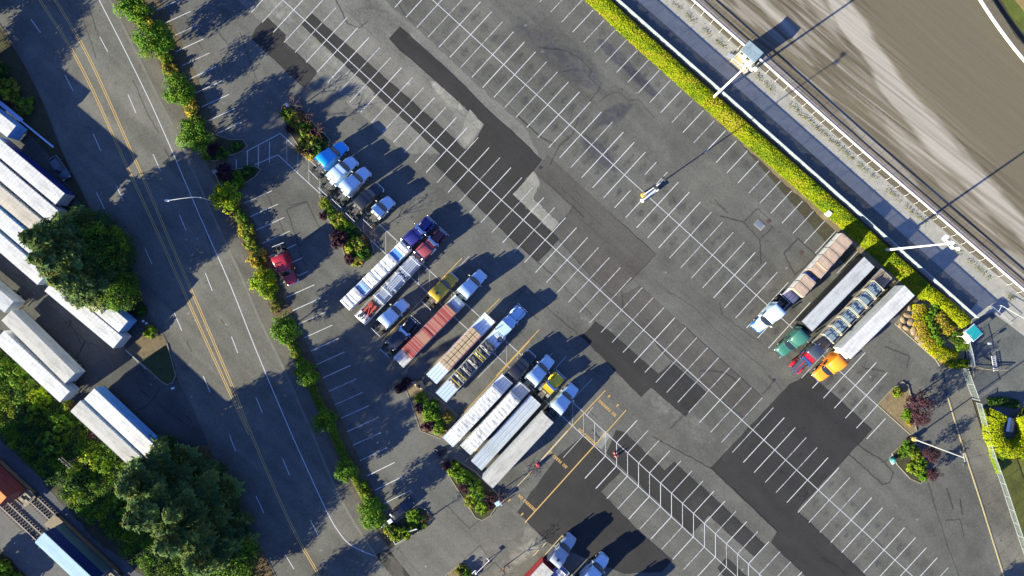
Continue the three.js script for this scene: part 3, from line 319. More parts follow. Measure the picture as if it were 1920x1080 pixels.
    if (accent) for (const s of [-1, 1]) part(t, 'fender_panel', G('fpan', () => loft([[-0.1, 0.2, 0.6, 1.26, 0.16], [-0.4, 0.24, 0.55, 1.5, 0.2], [-1.9, 0.26, 0.7, 1.72, 0.2]])), accent).position.z = s * 0.9;
    part(t, 'grille', G('gril', () => mg([B(0.04, 0.5, 0.9, 0.0, 0.88, 0), ...[0, 1, 2, 3].map((k) => B(0.06, 0.03, 0.9, 0.02, 0.72 + k * 0.11, 0))])), MAT.chrome);
  } else {
    cabBack = 6.05;
    part(t, 'bumper', G('cbump', () => RB(0.14, 0.42, 2.5, 0.0, 0.55, 0, 0.06)), MAT.chrome);
    part(t, 'grille', G('cgril', () => mg([RB(0.1, 1.0, 1.0, -0.25, 1.25, 0, 0.05), ...[...Array(9)].map((_, k) => B(0.12, 0.85, 0.03, -0.24, 1.25, (k - 4) * 0.1))])), MAT.chrome);
    part(t, 'hood', G('chood', () => loft([[-0.28, 0.56, 0.75, 1.72, 0.14], [-1.2, 0.6, 0.75, 1.82, 0.16], [-2.75, 0.72, 0.8, 1.95, 0.2]])), col2 && roof === 'two' ? col2 : col);
    part(t, 'hood_ridge', G('cridge', () => loft([[-0.3, 0.05, 1.7, 1.79, 0.04], [-2.7, 0.08, 1.88, 2.0, 0.05]])), col);
    for (const s of [-1, 1]) {
      part(t, 'fender', G('cfend', () => loft([[-0.3, 0.2, 0.72, 0.98, 0.12], [-0.65, 0.29, 0.8, 1.14, 0.14], [-1.2, 0.31, 0.95, 1.22, 0.12], [-1.8, 0.29, 0.75, 1.08, 0.14], [-2.3, 0.2, 0.62, 0.8, 0.08]])), col).position.z = s * 0.93;
      part(t, 'headlight', G('chl', () => mg([CY(0.13, 0.13, 0.2, -0.25, 1.2, 0, 'x', 12)])), MAT.chrome).position.z = s * 0.72;
      part(t, 'air_cleaner', G('aircl', () => mg([CY(0.2, 0.2, 0.75, 0, 1.75, 0, 'y', 14), CY(0.14, 0.2, 0.1, 0, 2.18, 0, 'y', 14)])), MAT.chrome).position.set(-2.55, 0, s * 1.0);
      part(t, 'fuel_tank', G('ctank', () => CY(0.34, 0.34, 1.5, 0, 0.75, 0, 'x', 16)), MAT.chrome).position.set(-4.1, 0, s * 1.0);
      const d = part(t, 'door', G('cdoor', () => RB(0.95, 1.45, 0.04, 0, 0, 0, 0.02)), col); d.position.set(-3.35, 1.7, s * 1.03); part(d, 'side_window', G('cswin', () => RB(0.7, 0.5, 0.03, 0, 0.42, 0, 0.015)), MAT.glass).position.z = s * 0.02;
      part(t, 'mirror', G('cmir', () => mg([RB(0.06, 0.7, 0.24, 0, 2.1, 0, 0.02), bar(V(0, 2.4, 0), V(-0.1, 2.4, -0.3), 0.02)])), MAT.chrome).position.set(-2.75, 0, s * 1.4);
    }
    part(t, 'windshield', G('cwsh', () => loft([[-2.62, 0.86, 1.85, 1.97, 0.05], [-2.85, 0.97, 1.85, 2.5, 0.1], [-2.95, 0.98, 1.85, 2.6, 0.1]])), MAT.glass);
    part(t, 'cab', G('ccab', () => loft([[-2.66, 1.0, 0.7, 1.88, 0.14], [-2.88, 1.03, 0.7, 2.05, 0.14], [-2.95, 1.03, 0.7, 2.68, 0.2], [-3.95, 1.03, 0.7, 2.76, 0.2]])), col);
    part(t, 'visor', G('cvis', () => loft([[-2.6, 0.98, 2.56, 2.6, 0.02], [-3.0, 1.02, 2.66, 2.74, 0.03]])), MAT.chrome);
    if (length > 6.9) part(t, 'sleeper', G('cslp' + roof, () => loft([[-3.95, 1.08, 0.7, 2.72, 0.18], [-4.15, 1.2, 0.7, roof === 'tall' ? 3.3 : 2.88, 0.18], [-5.9, 1.2, 0.7, roof === 'tall' ? 3.35 : 2.9, 0.18], [-6.0, 1.15, 0.75, 2.85, 0.18]])), m2); else cabBack = 4.1;
    if (lights) part(t, 'marker_lights', G('cml', () => mg([-2, -1, 0, 1, 2].map((k) => RB(0.16, 0.08, 0.09, -3.08, 2.79, k * 0.34, 0.03)))), MAT.lamp);
    if (length > 6.9) part(t, 'rear_trim', G('crt', () => B(0.05, 0.08, 2.42, -6.03, 2.84, 0)), MAT.chrome);
  }
  part(t, 'deck_plate', G('dplate' + cabBack, () => mg([RB(0.9, 0.05, 0.85, -cabBack - 0.62, 1.13, 0, 0.02), RB(0.5, 0.4, 0.5, -cabBack - 0.4, 0.95, 0.85, 0.05), RB(0.5, 0.4, 0.5, -cabBack - 0.4, 0.95, -0.85, 0.05)])), plate);
  if (stacks) for (const s of [-1, 1]) part(t, 'exhaust_stack', G('stack', () => mg([CY(0.085, 0.085, 2.9, 0, 2.2, 0, 'y', 12), CY(0.13, 0.13, 1.2, 0, 1.7, 0, 'y', 12), bar(V(0, 3.6, 0), V(-0.18, 3.85, 0), 0.085, 0.085, 12)])), MAT.chrome).position.set(-cabBack - 0.15, 0, s * 0.95);
  for (const s of [-1, 1]) if (!coupled) part(t, 'air_line', G('airl' + s, () => new THREE.TubeGeometry(new THREE.CatmullRomCurve3([V(0, 2.2, s * 0.2), V(-0.5, 1.5, s * 0.35), V(-0.9, 1.35, s * 0.25)]), 10, 0.025, 5)), s > 0 ? MAT.red : MAT.black).position.x = -cabBack;
  return t;
}
function bogie(t, L, h, axles = 2, gap = 1.25) {
  part(t, 'bogie', G('bogie' + L + h + axles, () => mg([B(axles * gap + 0.4, 0.2, 1.1, -L + 2.2, h - 0.35, 0), ...[...Array(axles)].map((_, k) => CY(0.11, 0.11, 1.9, -L + 1.6 + k * gap, 0.51, 0, 'z', 8)), ...[-0.45, 0.45].map((z) => B(axles * gap, 0.35, 0.12, -L + 2.2, 0.72, z))])), MAT.steel);
  for (let k = 0; k < axles; k++) for (const s of [-1, 1]) wheel(t, -L + 1.6 + k * gap, s * 0.92, true);
  for (const s of [-1, 1]) { part(t, 'mud_flap', G('flap', () => B(0.02, 0.55, 0.6)), MAT.black).position.set(-L + 0.75, 0.62, s * 0.92); part(t, 'landing_leg', G('lleg' + h, () => mg([B(0.14, h - 0.3, 0.14, 0, (h - 0.3) / 2 + 0.08, 0), RB(0.3, 0.08, 0.3, 0, 0.05, 0, 0.03)])), MAT.steel).position.set(-2.9, 0, s * 0.75); }
  part(t, 'underride_guard', G('urg' + h, () => mg([B(0.1, 0.12, 2.3, 0, 0.5, 0), B(0.08, h - 0.5, 0.1, 0, h / 2 + 0.2, 0.5), B(0.08, h - 0.5, 0.1, 0, h / 2 + 0.2, -0.5)])), MAT.steel).position.set(-L + 0.1, 0, 0);
}
function vanTrailer({ label, front, rear, top = 4.1, L, side = MAT.sideWhite, roof = MAT.roofWhite, group, nose, name = 'dry_van_trailer', doorM }) {
  const p = at(front[0], front[1], top), q = at(rear[0], rear[1], top); L = L ?? Math.round(p.distanceTo(q) * 10) / 10;
  const turn = Math.atan2(-(p.z - q.z), p.x - q.x), base = L === undefined ? p : p, t = thing(name, label, 'trailer', base.clone().setY(0), turn, group), w = 1.295, y0 = 1.18;
  part(t, 'body', G('vbody' + L, () => mg([RB(L, top - y0 - 0.03, w * 2, -L / 2, (top + y0) / 2 - 0.015, 0, 0.035)])), side);
  part(t, 'side_post', G('vpost' + L, () => mg([1, -1].flatMap((s) => [...Array(13)].map((_, k) => B(0.04, top - y0 - 0.3, 0.014, -0.6 - k * (L - 1.2) / 12, (top + y0) / 2, s * (w + 0.005)))))), side);
  const r = part(t, 'roof', G('vroof' + L, () => { const g = new THREE.PlaneGeometry(L - 0.06, w * 2 - 0.06, 24, 4).rotateX(-Math.PI / 2), a = g.attributes.position; for (let i = 0; i < a.count; i++) { const z = a.getZ(i); a.setY(i, 0.025 - 0.02 * (z / w) ** 2 + 0.006 * (hash(i, 5) - 0.5)); } g.computeVertexNormals(); return g.translate(-L / 2, top, 0); }), roof);
  part(r, 'roof_bows', G('vbows' + L, () => mg([...Array(22)].map((_, k) => B(0.05, 0.012, w * 2 - 0.2, -0.5 - k * (L - 1) / 21, top + 0.022, 0)))), roof === MAT.roofWhite ? MAT.roofGrey : roof);
  part(t, 'top_rail', G('vrail' + L, () => mg([B(L, 0.09, 0.03, -L / 2, top - 0.03, w + 0.012), B(L, 0.09, 0.03, -L / 2, top - 0.03, -w - 0.012), B(0.05, 0.12, w * 2, -L - 0.012, top - 0.04, 0)])), MAT.alu);
  part(t, 'bottom_rail', G('vbrail' + L, () => mg([B(L, 0.16, 0.04, -L / 2, y0, w + 0.012), B(L, 0.16, 0.04, -L / 2, y0, -w - 0.012), B(L - 0.3, 0.14, 1.1, -L / 2, y0 - 0.1, 0)])), MAT.steel);
  for (const s of [-1, 1]) { const d = part(t, 'rear_door', G('vdoor', () => RB(0.05, 2.62, 1.2, 0, 0, 0, 0.02)), doorM ?? (side === MAT.sideNavy ? MAT.sideWhite : side)); d.position.set(-L - 0.02, 2.58, s * 0.62); part(d, 'lock_rod', G('vrod', () => mg([CY(0.02, 0.02, 2.5, -0.05, 0, 0.25, 'y', 6), CY(0.02, 0.02, 2.5, -0.05, 0, -0.25, 'y', 6), B(0.03, 0.05, 0.35, -0.06, -0.5, 0.1)])), MAT.alu); }
  for (const s of [-1, 1]) part(t, 'tail_lamp', G('vtl', () => B(0.03, 0.1, 0.3)), MAT.red).position.set(-L - 0.03, 1.16, s * 0.95);
  bogie(t, L, 1.15);
  if (nose) part(t, 'refrigeration_unit', G('reefer', () => mg([RB(0.55, 1.9, 1.9, 0.27, 3.0, 0, 0.12), RB(0.3, 0.5, 1.5, 0.4, 1.75, 0, 0.08), ...[...Array(6)].map((_, k) => B(0.02, 0.03, 1.5, 0.56, 2.5 + k * 0.12, 0))])), nose);
  return { t, turn, front: p, L };
}
function flatbed({ label, front, rear, deck = MAT.deckAlu, planks = 4, group, rail = MAT.alu, headboard, top = 1.5 }) {
  const p = at(front[0], front[1], top), q = at(rear[0], rear[1], top), L = Math.round(p.distanceTo(q) * 10) / 10, turn = Math.atan2(-(p.z - q.z), p.x - q.x);
  const t = thing('flatbed_trailer', label, 'trailer', p.clone().setY(0), turn, group), w = 1.28;
  part(t, 'beams', G('fbeam' + L, () => mg([B(L - 0.2, 0.45, 0.16, -L / 2, top - 0.36, 0.5), B(L - 0.2, 0.45, 0.16, -L / 2, top - 0.36, -0.5), ...[...Array(14)].map((_, k) => B(0.08, 0.1, 2.4, -0.5 - k * (L - 1) / 13, top - 0.12, 0))])), MAT.steel);
  for (const s of [-1, 1]) part(t, 'side_rail', G('frail' + L, () => RB(L, 0.18, 0.1, -L / 2, top - 0.09, 0, 0.03)), rail).position.z = s * (w + 0.02);
  const pw = (w * 2 - 0.06) / planks; for (let k = 0; k < planks; k++) part(t, 'deck_plank', G('fplank' + L + planks, () => RB(L, 0.05, pw - 0.05, -L / 2, top - 0.035, 0, 0.015)), deck).position.z = -w + 0.03 + pw * (k + 0.5);
  part(t, 'tail_sill', G('fsill', () => RB(0.1, 0.24, 2.6, 0, top - 0.12, 0, 0.03)), rail).position.x = -L;
  part(t, 'nose_plate', G('fnose', () => RB(0.1, 0.2, 2.6, 0, top - 0.1, 0, 0.03)), rail).position.x = 0.02;
  if (headboard) part(t, 'headboard', G('fhead', () => mg([RB(0.08, 1.3, 2.5, 0, top + 0.65, 0, 0.03), ...[-0.8, 0, 0.8].map((z) => B(0.14, 1.25, 0.08, 0, top + 0.64, z))])), headboard).position.x = -0.05;
  bogie(t, L, 1.2);
  const place = (name, lab, cat, x, y, grp) => { const o = thing(name, lab, cat, V(x, y, 0).applyAxisAngle(V(0, 1, 0), turn).add(p.clone().setY(0)), turn, grp); return o; };
  return { t, L, turn, top, place };
}
const C = {
  sky: paint(0.01, 0.33, 0.78), white: paint(0.5, 0.66, 0.8), black: paint(0.012, 0.013, 0.02), navy: paint(0.02, 0.02, 0.16), maroon: paint(0.26, 0.05, 0.06), maroonHood: paint(0.1, 0.012, 0.022), red: paint(0.34, 0.012, 0.022), gold: paint(0.5, 0.32, 0.012), yellow: paint(0.75, 0.55, 0.01), green: paint(0.03, 0.13, 0.1), orange: paint(0.85, 0.24, 0.01), blue: paint(0.02, 0.14, 0.5), iceblue: paint(0.45, 0.62, 0.8), silver: paint(0.38, 0.42, 0.47), slate: paint(0.06, 0.075, 0.1), redBright: paint(0.5, 0.015, 0.03), paleBlue: paint(0.3, 0.45, 0.7),  // white carries a blue tint so its shaded faces look skylit
};
// bobtail row by the upper planting bed
tractor({ label: 'bright blue sleeper tractor parked beside the upper planting bed', front: [646, 270], back: [585, 330], length: 8.1, col: C.sky });
tractor({ label: 'white tractor with flat boxy sleeper, second in the bobtail row', front: [664, 298], back: [602, 362], length: 8.4, roof: 'mid', col: C.white, plate: MAT.whitePlain });
tractor({ label: 'white rounded-roof sleeper tractor, middle of the bobtail row', front: [688, 318], back: [628, 383], length: 8.4, col: C.white, plate: MAT.whitePlain });
tractor({ label: 'black sleeper tractor between two white tractors in the bobtail row', front: [712, 348], back: [654, 409], length: 8.0, col: C.black, roof: 'mid' });
tractor({ label: 'short white day cab tractor closing the bobtail row', front: [733, 373], back: [688, 420], length: 6.3, style: 'day', col: C.white, plate: MAT.whitePlain });
tractor({ label: 'red sleeper tractor parked alone by the street hedge', front: [548, 532], back: [520, 460], length: 7.7, col: C.red });
tractor({ label: 'white sleeper tractor without trailer next to the pipe flatbed', front: [760, 566], back: [703, 624], length: 7.9, col: C.white });
tractor({ label: 'black long-nosed tractor without trailer beside the red boards', front: [779, 600], back: [719, 664], length: 8.4, style: 'classic', col: C.black, trim: MAT.chrome });
tractor({ label: 'golden yellow sleeper tractor without trailer', front: [852, 517], back: [799, 574], length: 7.6, col: C.gold, hole: true, roof: 'high' });
// coupled tractors, left block
tractor({ label: 'navy blue long-nosed tractor pulling a white wrapped load', front: [809, 411], back: [763, 458], length: 8.3, style: 'classic', col: C.navy, coupled: true });
tractor({ label: 'maroon long-nosed tractor pulling the pipe flatbed', front: [832, 433], back: [786, 482], length: 7.6, style: 'classic', col: C.maroonHood, col2: C.maroon, coupled: true });
tractor({ label: 'white sleeper tractor pulling the red board flatbed', front: [906, 511], back: [866, 554], length: 8.0, col: C.white, coupled: true });
tractor({ label: 'white long-nosed tractor pulling the dark bundles', front: [980, 577], back: [940, 620], length: 7.6, style: 'classic', col: C.iceblue, col2: C.white, coupled: true, lights: false, roof: 'tall' });
tractor({ label: 'black sleeper tractor pulling a white tarped flatbed', front: [998, 663], back: [962, 702], length: 7.8, col: C.black, coupled: true, roof: 'mid' });
tractor({ label: 'white sleeper tractor between the black and the yellow tractor', front: [1033, 672], back: [994, 714], length: 8.0, col: C.white, coupled: true });
tractor({ label: 'bright yellow long-nosed tractor with short cab', front: [1052, 702], back: [1014, 742], length: 6.8, style: 'classic', col: C.yellow, col2: C.yellow, coupled: true, stacks: false });
tractor({ label: 'white rounded tractor pulling the refrigerated trailer', front: [1078, 725], back: [1040, 767], length: 8.0, col: C.white, coupled: true });
// right block (noses towards the lower left)
tractor({ label: 'white tractor with blue nose pulling tan wrapped bundles', front: [1417, 617], back: [1470, 562], length: 7.9, col: C.white, accent: C.blue, coupled: true });
tractor({ label: 'dark green sleeper tractor pulling a grey-roofed van', front: [1462, 663], back: [1512, 610], length: 8.0, col: C.green, coupled: true });
tractor({ label: 'red and black long-nosed tractor pulling the caged load', front: [1487, 696], back: [1532, 650], length: 7.8, style: 'classic', col: C.redBright, col2: C.slate, roof: 'two', coupled: true, lights: false });
tractor({ label: 'orange sleeper tractor pulling the white van', front: [1531, 710], back: [1580, 660], length: 8.0, col: C.orange, coupled: true });
// bottom edge
tractor({ label: 'silver-white tractor with dark roof window at the bottom edge', front: [1074, 1007], back: [1034, 1052], length: 8.0, col: C.silver, hole: true, coupled: true });
tractor({ label: 'white sleeper tractor half out of frame at the bottom edge', front: [1136, 1044], back: [1094, 1088], length: 8.0, col: C.white, coupled: true });
tractor({ label: 'white tractor standing just below the frame, only its shadow shows', front: [1192, 1098], back: [1150, 1142], length: 8.0, col: C.white });

// van trailers, lot side
vanTrailer({ label: 'weathered white refrigerated trailer, last of the left block', front: [1028, 783], rear: [915, 905], L: 16, roof: MAT.roofDirty, nose: MAT.black, name: 'refrigerated_trailer' });
vanTrailer({ label: 'black-sided van trailer with grey roof behind the green tractor', front: [1513, 612], rear: [1634, 487], L: 16, side: mat(lin(0.02, 0.02, 0.022), 0.4), roof: MAT.roofGrey });
vanTrailer({ label: 'clean white van trailer behind the orange tractor', front: [1586, 663], rear: [1705, 545], L: 16, side: MAT.sideWhite, roof: MAT.roofWhite, nose: MAT.whitePlain });
vanTrailer({ label: 'white van trailer with red nose at the bottom edge', front: [1028, 1064], rear: [915, 1186], L: 16, side: mat(lin(0.35, 0.02, 0.03), 0.4), roof: MAT.roofDirty });
vanTrailer({ label: 'white van trailer behind the tractor at the bottom edge', front: [1086, 1098], rear: [975, 1218], L: 16 });
// trailer yard across the street
const yard = (label, fr, re, o = {}) => vanTrailer({ label, front: fr, rear: re, L: 16, group: o.group, ...o });
yard('short end of a white trailer by the long chassis, upper left edge', [-110, 142], [13, 240], { side: MAT.sideSkyShade });
yard('white-roofed trailer with navy blue sides in the yard', [-16, 265], [109, 370], { side: MAT.sideNavy });
yard('white trailer next to the navy-sided one, rear touching the fir', [-28, 297], [97, 403], { roof: MAT.roofWhite });
yard('dirty tan-roofed trailer with its rear under the fir', [-50, 324], [75, 428], { roof: mat(lin(0.55, 0.5, 0.42), 0.7, { map: dirtT }) });
yard('white trailer with bluish skylight shade painted on its side, second from the bottom of the upper yard row', [-40, 376], [86, 484], { roof: MAT.roofWhite, side: MAT.sideSkyShade });
yard('lowest white trailer of the upper yard row', [-48, 414], [77, 522]);
yard('long white trailer on its own row below the fir, nearest the open asphalt', [92, 535], [220, 642], { roof: MAT.roofWhite });
yard('white trailer half under the fir in the middle yard row', [103, 504], [229, 611], { side: MAT.sideSkyShade });
yard('dirty white trailer beside the open asphalt, lower yard row', [12, 591], [131, 709], { roof: MAT.roofDirty });
yard('white trailer along the green bank, outermost of the lower yard row', [-2, 630], [118, 741], { roof: MAT.roofWhite });
yard('trailer end showing at the left edge above the lower yard row', [-112, 468], [10, 570], { roof: MAT.roofGrey });
yard('white-roofed trailer with blue skylight shade painted on its side at the yard exit', [167, 738], [288, 852], { side: MAT.sideSkyShade, roof: MAT.roofWhite });
yard('grey dirty-roofed trailer along the bank at the yard exit', [141, 761], [262, 873], { roof: MAT.roofDirty });

// ---- flatbeds and their loads
const ord = ['first', 'second', 'third', 'fourth', 'fifth', 'sixth', 'seventh', 'eighth', 'ninth'];
const strapM = mat(lin(0.55, 0.5, 0.12), 0.8), strapW = mat(lin(0.5, 0.48, 0.42), 0.8), strapD = mat(lin(0.12, 0.12, 0.13), 0.8), strapY = mat(lin(0.62, 0.52, 0.02), 0.7);
const strapGeo = (w, h, sw = 0.1) => G('strap' + w + h + sw, () => mg([B(sw, 0.012, w * 2 + 0.04, 0, h + 0.012, 0), B(sw, h + 0.5, 0.012, 0, h / 2 - 0.25, w + 0.016), B(sw, h + 0.5, 0.012, 0, h / 2 - 0.25, -w - 0.016)]));
// soft wrapped body: box grid pushed by noise
function softBox(l, w, h, amp, sd, nx = 40, sag = 0.08) { const g = new THREE.BoxGeometry(l, h, w * 2, nx, 6, 10), p = g.attributes.position; for (let i = 0; i < p.count; i++) { const x = p.getX(i), y = p.getY(i), z = p.getZ(i), e = Math.min(1, (l / 2 - Math.abs(x)) * 3), n = fbm(x * 1.7 + sd, z * 2.1 + y * 1.3 + sd, 3) - 0.5, n2 = vn(x * 4 + sd, z * 5 + y * 4) - 0.5; const r = Math.abs(z) / w; p.setY(i, y + (y > 0 ? n * amp + n2 * amp * 0.5 - sag * r ** 4 - sag * (1 - e) : 0)); p.setZ(i, z * (1 + (y > 0 ? -0.03 : 0)) + n2 * amp * 0.4 * Math.sign(z) * (y < h * 0.45 ? 1 : 0)); } g.computeVertexNormals(); return g.translate(0, h / 2, 0); }
const tarpW = mat(lin(0.78, 0.78, 0.77), 0.6, { map: dirtT }), tarpTan = mat(lin(0.46, 0.33, 0.24), 0.7), tarpBlue = mat(lin(0.1, 0.28, 0.6), 0.5), darkWrap = mat(lin(0.05, 0.048, 0.055), 0.45);
{ // navy truck: white wrapped blocks with two blue sheets
  const f = flatbed({ label: 'flatbed with white wrapped blocks behind the navy tractor', front: [763, 460], rear: [650, 572] });
  const xs = [[-0.9, 1.4, 0], [-4.4, 2.1, 0], [-6.7, 2.1, 0], [-8.9, 2.0, 0], [-13.0, 1.9, 0], [-14.8, 1.4, 0]];
  let wi = 0; for (const [x, l] of xs) { const o = f.place('wrapped_block', ord[wi++] + ' white wrapped block from the navy tractor on its flatbed', 'cargo', x, f.top, 'white wrapped blocks'); part(o, 'wrap', softBox(l + 0.25, 1.24, 1.3, 0.09, x, 14), tarpW); for (const k of [-0.3, 0.3]) part(o, 'strap', strapGeo(1.25, 1.3, 0.05), strapD).position.x = k * l; }
  for (const [x, l, n] of [[-2.4, 1.6, 'front'], [-11.0, 1.5, 'rear']]) { const o = f.place('wrapped_block', 'blue-sheeted block towards the ' + n + ' of the white wrapped load', 'cargo', x, f.top); part(o, 'wrap', softBox(l, 1.22, 1.0, 0.06, x + 3, 12), n === 'front' ? tarpBlue : mat(lin(0.3, 0.45, 0.65), 0.5)); part(o, 'frame_edge', mg([B(l, 0.05, 0.1, 0, 1.02, 1.1), B(l, 0.05, 0.1, 0, 1.02, -1.1)]), MAT.whitePlain); }
}
{ // maroon truck: galvanised pipes
  const f = flatbed({ label: 'flatbed stacked with metal pipes behind the maroon tractor', front: [786, 482], rear: [675, 600], deck: MAT.deckWood });
  const pipeM = mat(lin(0.55, 0.58, 0.6), 0.35, { metalness: 0.5 });
  for (const [x, l, n, rad, word] of [[-2.3, 3.6, 7, 0.15, 'frontmost'], [-6.2, 3.4, 6, 0.17, 'second'], [-9.6, 3.0, 8, 0.12, 'third']]) { const o = f.place('pipe_stack', word + ' stack of galvanised pipes on the flatbed', 'pipes', x, f.top); 
    for (let r = 0; r < 3; r++) for (let k = 0; k < n - r; k++) { const m = part(o, 'pipe', G('pipe' + l + rad, () => CY(rad, rad, l, 0, 0, 0, 'x', 10)), pipeM); m.position.set(rr(-0.25, 0.25), rad + r * rad * 1.75, (k - (n - r - 1) / 2) * rad * 2.3 + rr(-0.03, 0.03)); m.rotation.y = rr(-0.02, 0.02); }
    part(o, 'cradle', mg([B(0.12, 0.12, 2.5, -l * 0.35, 0.78, 0), B(0.12, 0.12, 2.5, l * 0.35, 0.78, 0), B(0.12, 0.9, 0.1, -l * 0.35, 0.45, 1.22), B(0.12, 0.9, 0.1, l * 0.35, 0.45, 1.22), B(0.12, 0.9, 0.1, -l * 0.35, 0.45, -1.22), B(0.12, 0.9, 0.1, l * 0.35, 0.45, -1.22)]), MAT.whitePlain); }
  const o = f.place('machine_part', 'red steel machine part at the rear of the pipe flatbed', 'machinery', -13.0, f.top); part(o, 'boom', mg([RB(2.4, 0.35, 0.4, 0, 0.5, 0.5), RB(2.2, 0.3, 0.35, 0.1, 0.45, -0.5), RB(0.6, 0.5, 1.6, 0.7, 0.35, 0), bar(V(-1, 0.7, 0.5), V(0.9, 0.9, -0.5), 0.09)]), mat(lin(0.42, 0.06, 0.04), 0.5)); part(o, 'skid', mg([B(2.6, 0.12, 0.2, 0, 0.06, 0.9), B(2.6, 0.12, 0.2, 0, 0.06, -0.9), B(0.2, 0.14, 2, -1.1, 0.08, 0)]), MAT.steel);
  const o2 = f.place('hardware_crate', 'crate of mixed steel fittings at the tail of the pipe flatbed', 'crate', -15.0, f.top); part(o2, 'base', RB(1.5, 0.3, 2.2, 0, 0.15, 0), MAT.whitePlain); for (let i = 0; i < 14; i++) part(o2, 'fitting', G('fit' + (i % 3), () => i % 3 ? RB(0.4, 0.2, 0.25) : CY(0.12, 0.12, 0.5, 0, 0, 0, 'x', 8)), [MAT.steel, MAT.alu, MAT.black][i % 3]).position.set(rr(-0.55, 0.55), 0.4 + rr(0, 0.12), rr(-0.9, 0.9));
}
{ // red boards
  const f = flatbed({ label: 'flatbed carrying red striped boards', front: [862, 562], rear: [747, 680], deck: MAT.deckAlu });
  const redB = mat(lin(0.34, 0.05, 0.05), 0.7), tanB = mat(lin(0.4, 0.2, 0.14), 0.75), pinkB = mat(lin(0.38, 0.1, 0.09), 0.7);
  for (const [x, l, word] of [[-5.0, 5.6, 'front'], [-10.9, 5.8, 'rear']]) { const o = f.place('board_stack', word + ' stack of red and tan striped boards on the flatbed', 'boards', x, f.top); part(o, 'core', B(l - 0.05, 0.86, 2.4, 0, 0.43, 0), redB); const n = 28, d = l / n; for (let k = 0; k < n; k++) { const m = part(o, 'board', G('board' + l, () => RB(d * 0.86, 0.12, 2.52, 0, 0, 0, 0.02)), [redB, tanB, pinkB, redB, tanB][Math.floor(rnd() * 5)]); m.position.set(-l / 2 + d * (k + 0.5), 0.92 + rr(-0.02, 0.02), rr(-0.02, 0.02)); } }
  const o = f.place('tarp_roll', 'rolled tarp on the nose of the red board flatbed', 'tarp', -0.9, f.top); part(o, 'roll', softBox(1.2, 1.0, 0.5, 0.1, 4, 10), MAT.alu);
}
{ // timber packs, no tractor
  const f = flatbed({ label: 'uncoupled flatbed with pale timber packs between two trucks', front: [919, 594], rear: [809, 711], headboard: MAT.alu, deck: mat(lin(0.5, 0.6, 0.75), 0.5) });
  const tan = mat(lin(0.36, 0.26, 0.16), 0.8), tan2 = mat(lin(0.48, 0.37, 0.25), 0.8), pink = mat(lin(0.7, 0.08, 0.12), 0.6);
  for (let k = 0; k < 9; k++) for (const s of [-1, 1]) { const o = f.place('timber_pack', ord[k] + ' timber pack from the headboard, ' + (s < 0 ? 'upper left' : 'lower right') + ' column of the uncoupled flatbed', 'timber', -4.0 - k * 0.98, f.top, 'timber packs'); o.position.add(V(0, 0, s * 0.6).applyAxisAngle(V(0, 1, 0), f.turn)); for (let b = 0; b < 4; b++) part(o, 'plank', G('tplank', () => RB(0.9, 0.78, 0.25, 0, 0.42, 0, 0.02)), b % 2 ? tan : tan2).position.set(rr(-0.02, 0.02), rr(-0.02, 0.02), (b - 1.5) * 0.27); part(o, 'painted_end', G('pend', () => mg([B(0.3, 0.1, 0.06, -0.25, 0.78, 0.57), B(0.28, 0.1, 0.06, 0.2, 0.78, 0.57)])), pink).rotation.y = s > 0 ? 0 : Math.PI; part(o, 'bearer', G('bearer', () => B(0.1, 0.06, 1.1, 0, 0.03, 0)), tan); }
}
{ // dark bundles with yellow straps
  const f = flatbed({ label: 'flatbed carrying crumpled dark bundles behind the white long-nosed tractor', front: [938, 625], rear: [827, 745], deck: mat(lin(0.45, 0.55, 0.7), 0.5) });
  const words = ['front', 'second', 'third', 'fourth', 'fifth', 'sixth'];
  for (let k = 0; k < 6; k++) { const o = f.place('wrapped_bundle', words[k] + ' dark bundle from the tractor on the strapped flatbed', 'cargo', -3.3 - k * 1.72, f.top); part(o, 'wrap', softBox(1.66, 1.15, k > 4 ? 0.4 : 0.85, 0.34, k * 7.3, 16, 0.2), darkWrap); part(o, 'strap', strapGeo(1.22, k > 4 ? 0.5 : 0.98, 0.1), k % 3 === 2 ? strapW : k === 1 ? strapY : strapW).position.x = -0.86; if (k === 1 || k > 3) part(o, 'strap', strapGeo(1.22, k > 4 ? 0.52 : 1.0, 0.11), strapY).position.x = rr(-0.3, 0.3); }
  const o = f.place('toolbox', 'metal toolbox at the front of the dark bundle flatbed', 'toolbox', -0.7, f.top); part(o, 'box', RB(0.5, 0.45, 0.9, 0, 0.23, -0.2), MAT.alu); part(o, 'spare_wheel', tyreGeo(0.26).clone().rotateX(Math.PI / 2).translate(-0.1, 0.14, 0.75), MAT.rubber);
}
function tarped(label, label2, fr, re, o) { const f = flatbed({ label, front: fr, rear: re, headboard: MAT.alu, deck: o.deck }); const b = f.place('tarped_load', label2, 'cargo', o.x, f.top); part(b, 'tarp', softBox(o.l, 1.25, 1.45, 0.09, o.sd, 60, 0.12), tarpW); for (let k = 0; k < o.n; k++) part(b, 'strap', strapGeo(1.27, 1.5, 0.05), strapD).position.x = -o.l / 2 + 0.4 + k * (o.l - 0.8) / (o.n - 1) + rr(-0.1, 0.1); return f; }
tarped('flatbed behind the black sleeper tractor', 'long white tarped load behind the black sleeper tractor', [952, 709], [840, 829], { x: -8.3, l: 11.6, n: 15, sd: 3, deck: mat(lin(0.5, 0.55, 0.65), 0.5) });
tarped('flatbed behind the white tractor next to the yellow one', 'long white tarped load between the black tractor and the empty flatbed', [984, 723], [873, 844], { x: -8.6, l: 12.2, n: 13, sd: 31, deck: mat(lin(0.4, 0.42, 0.45), 0.6) });
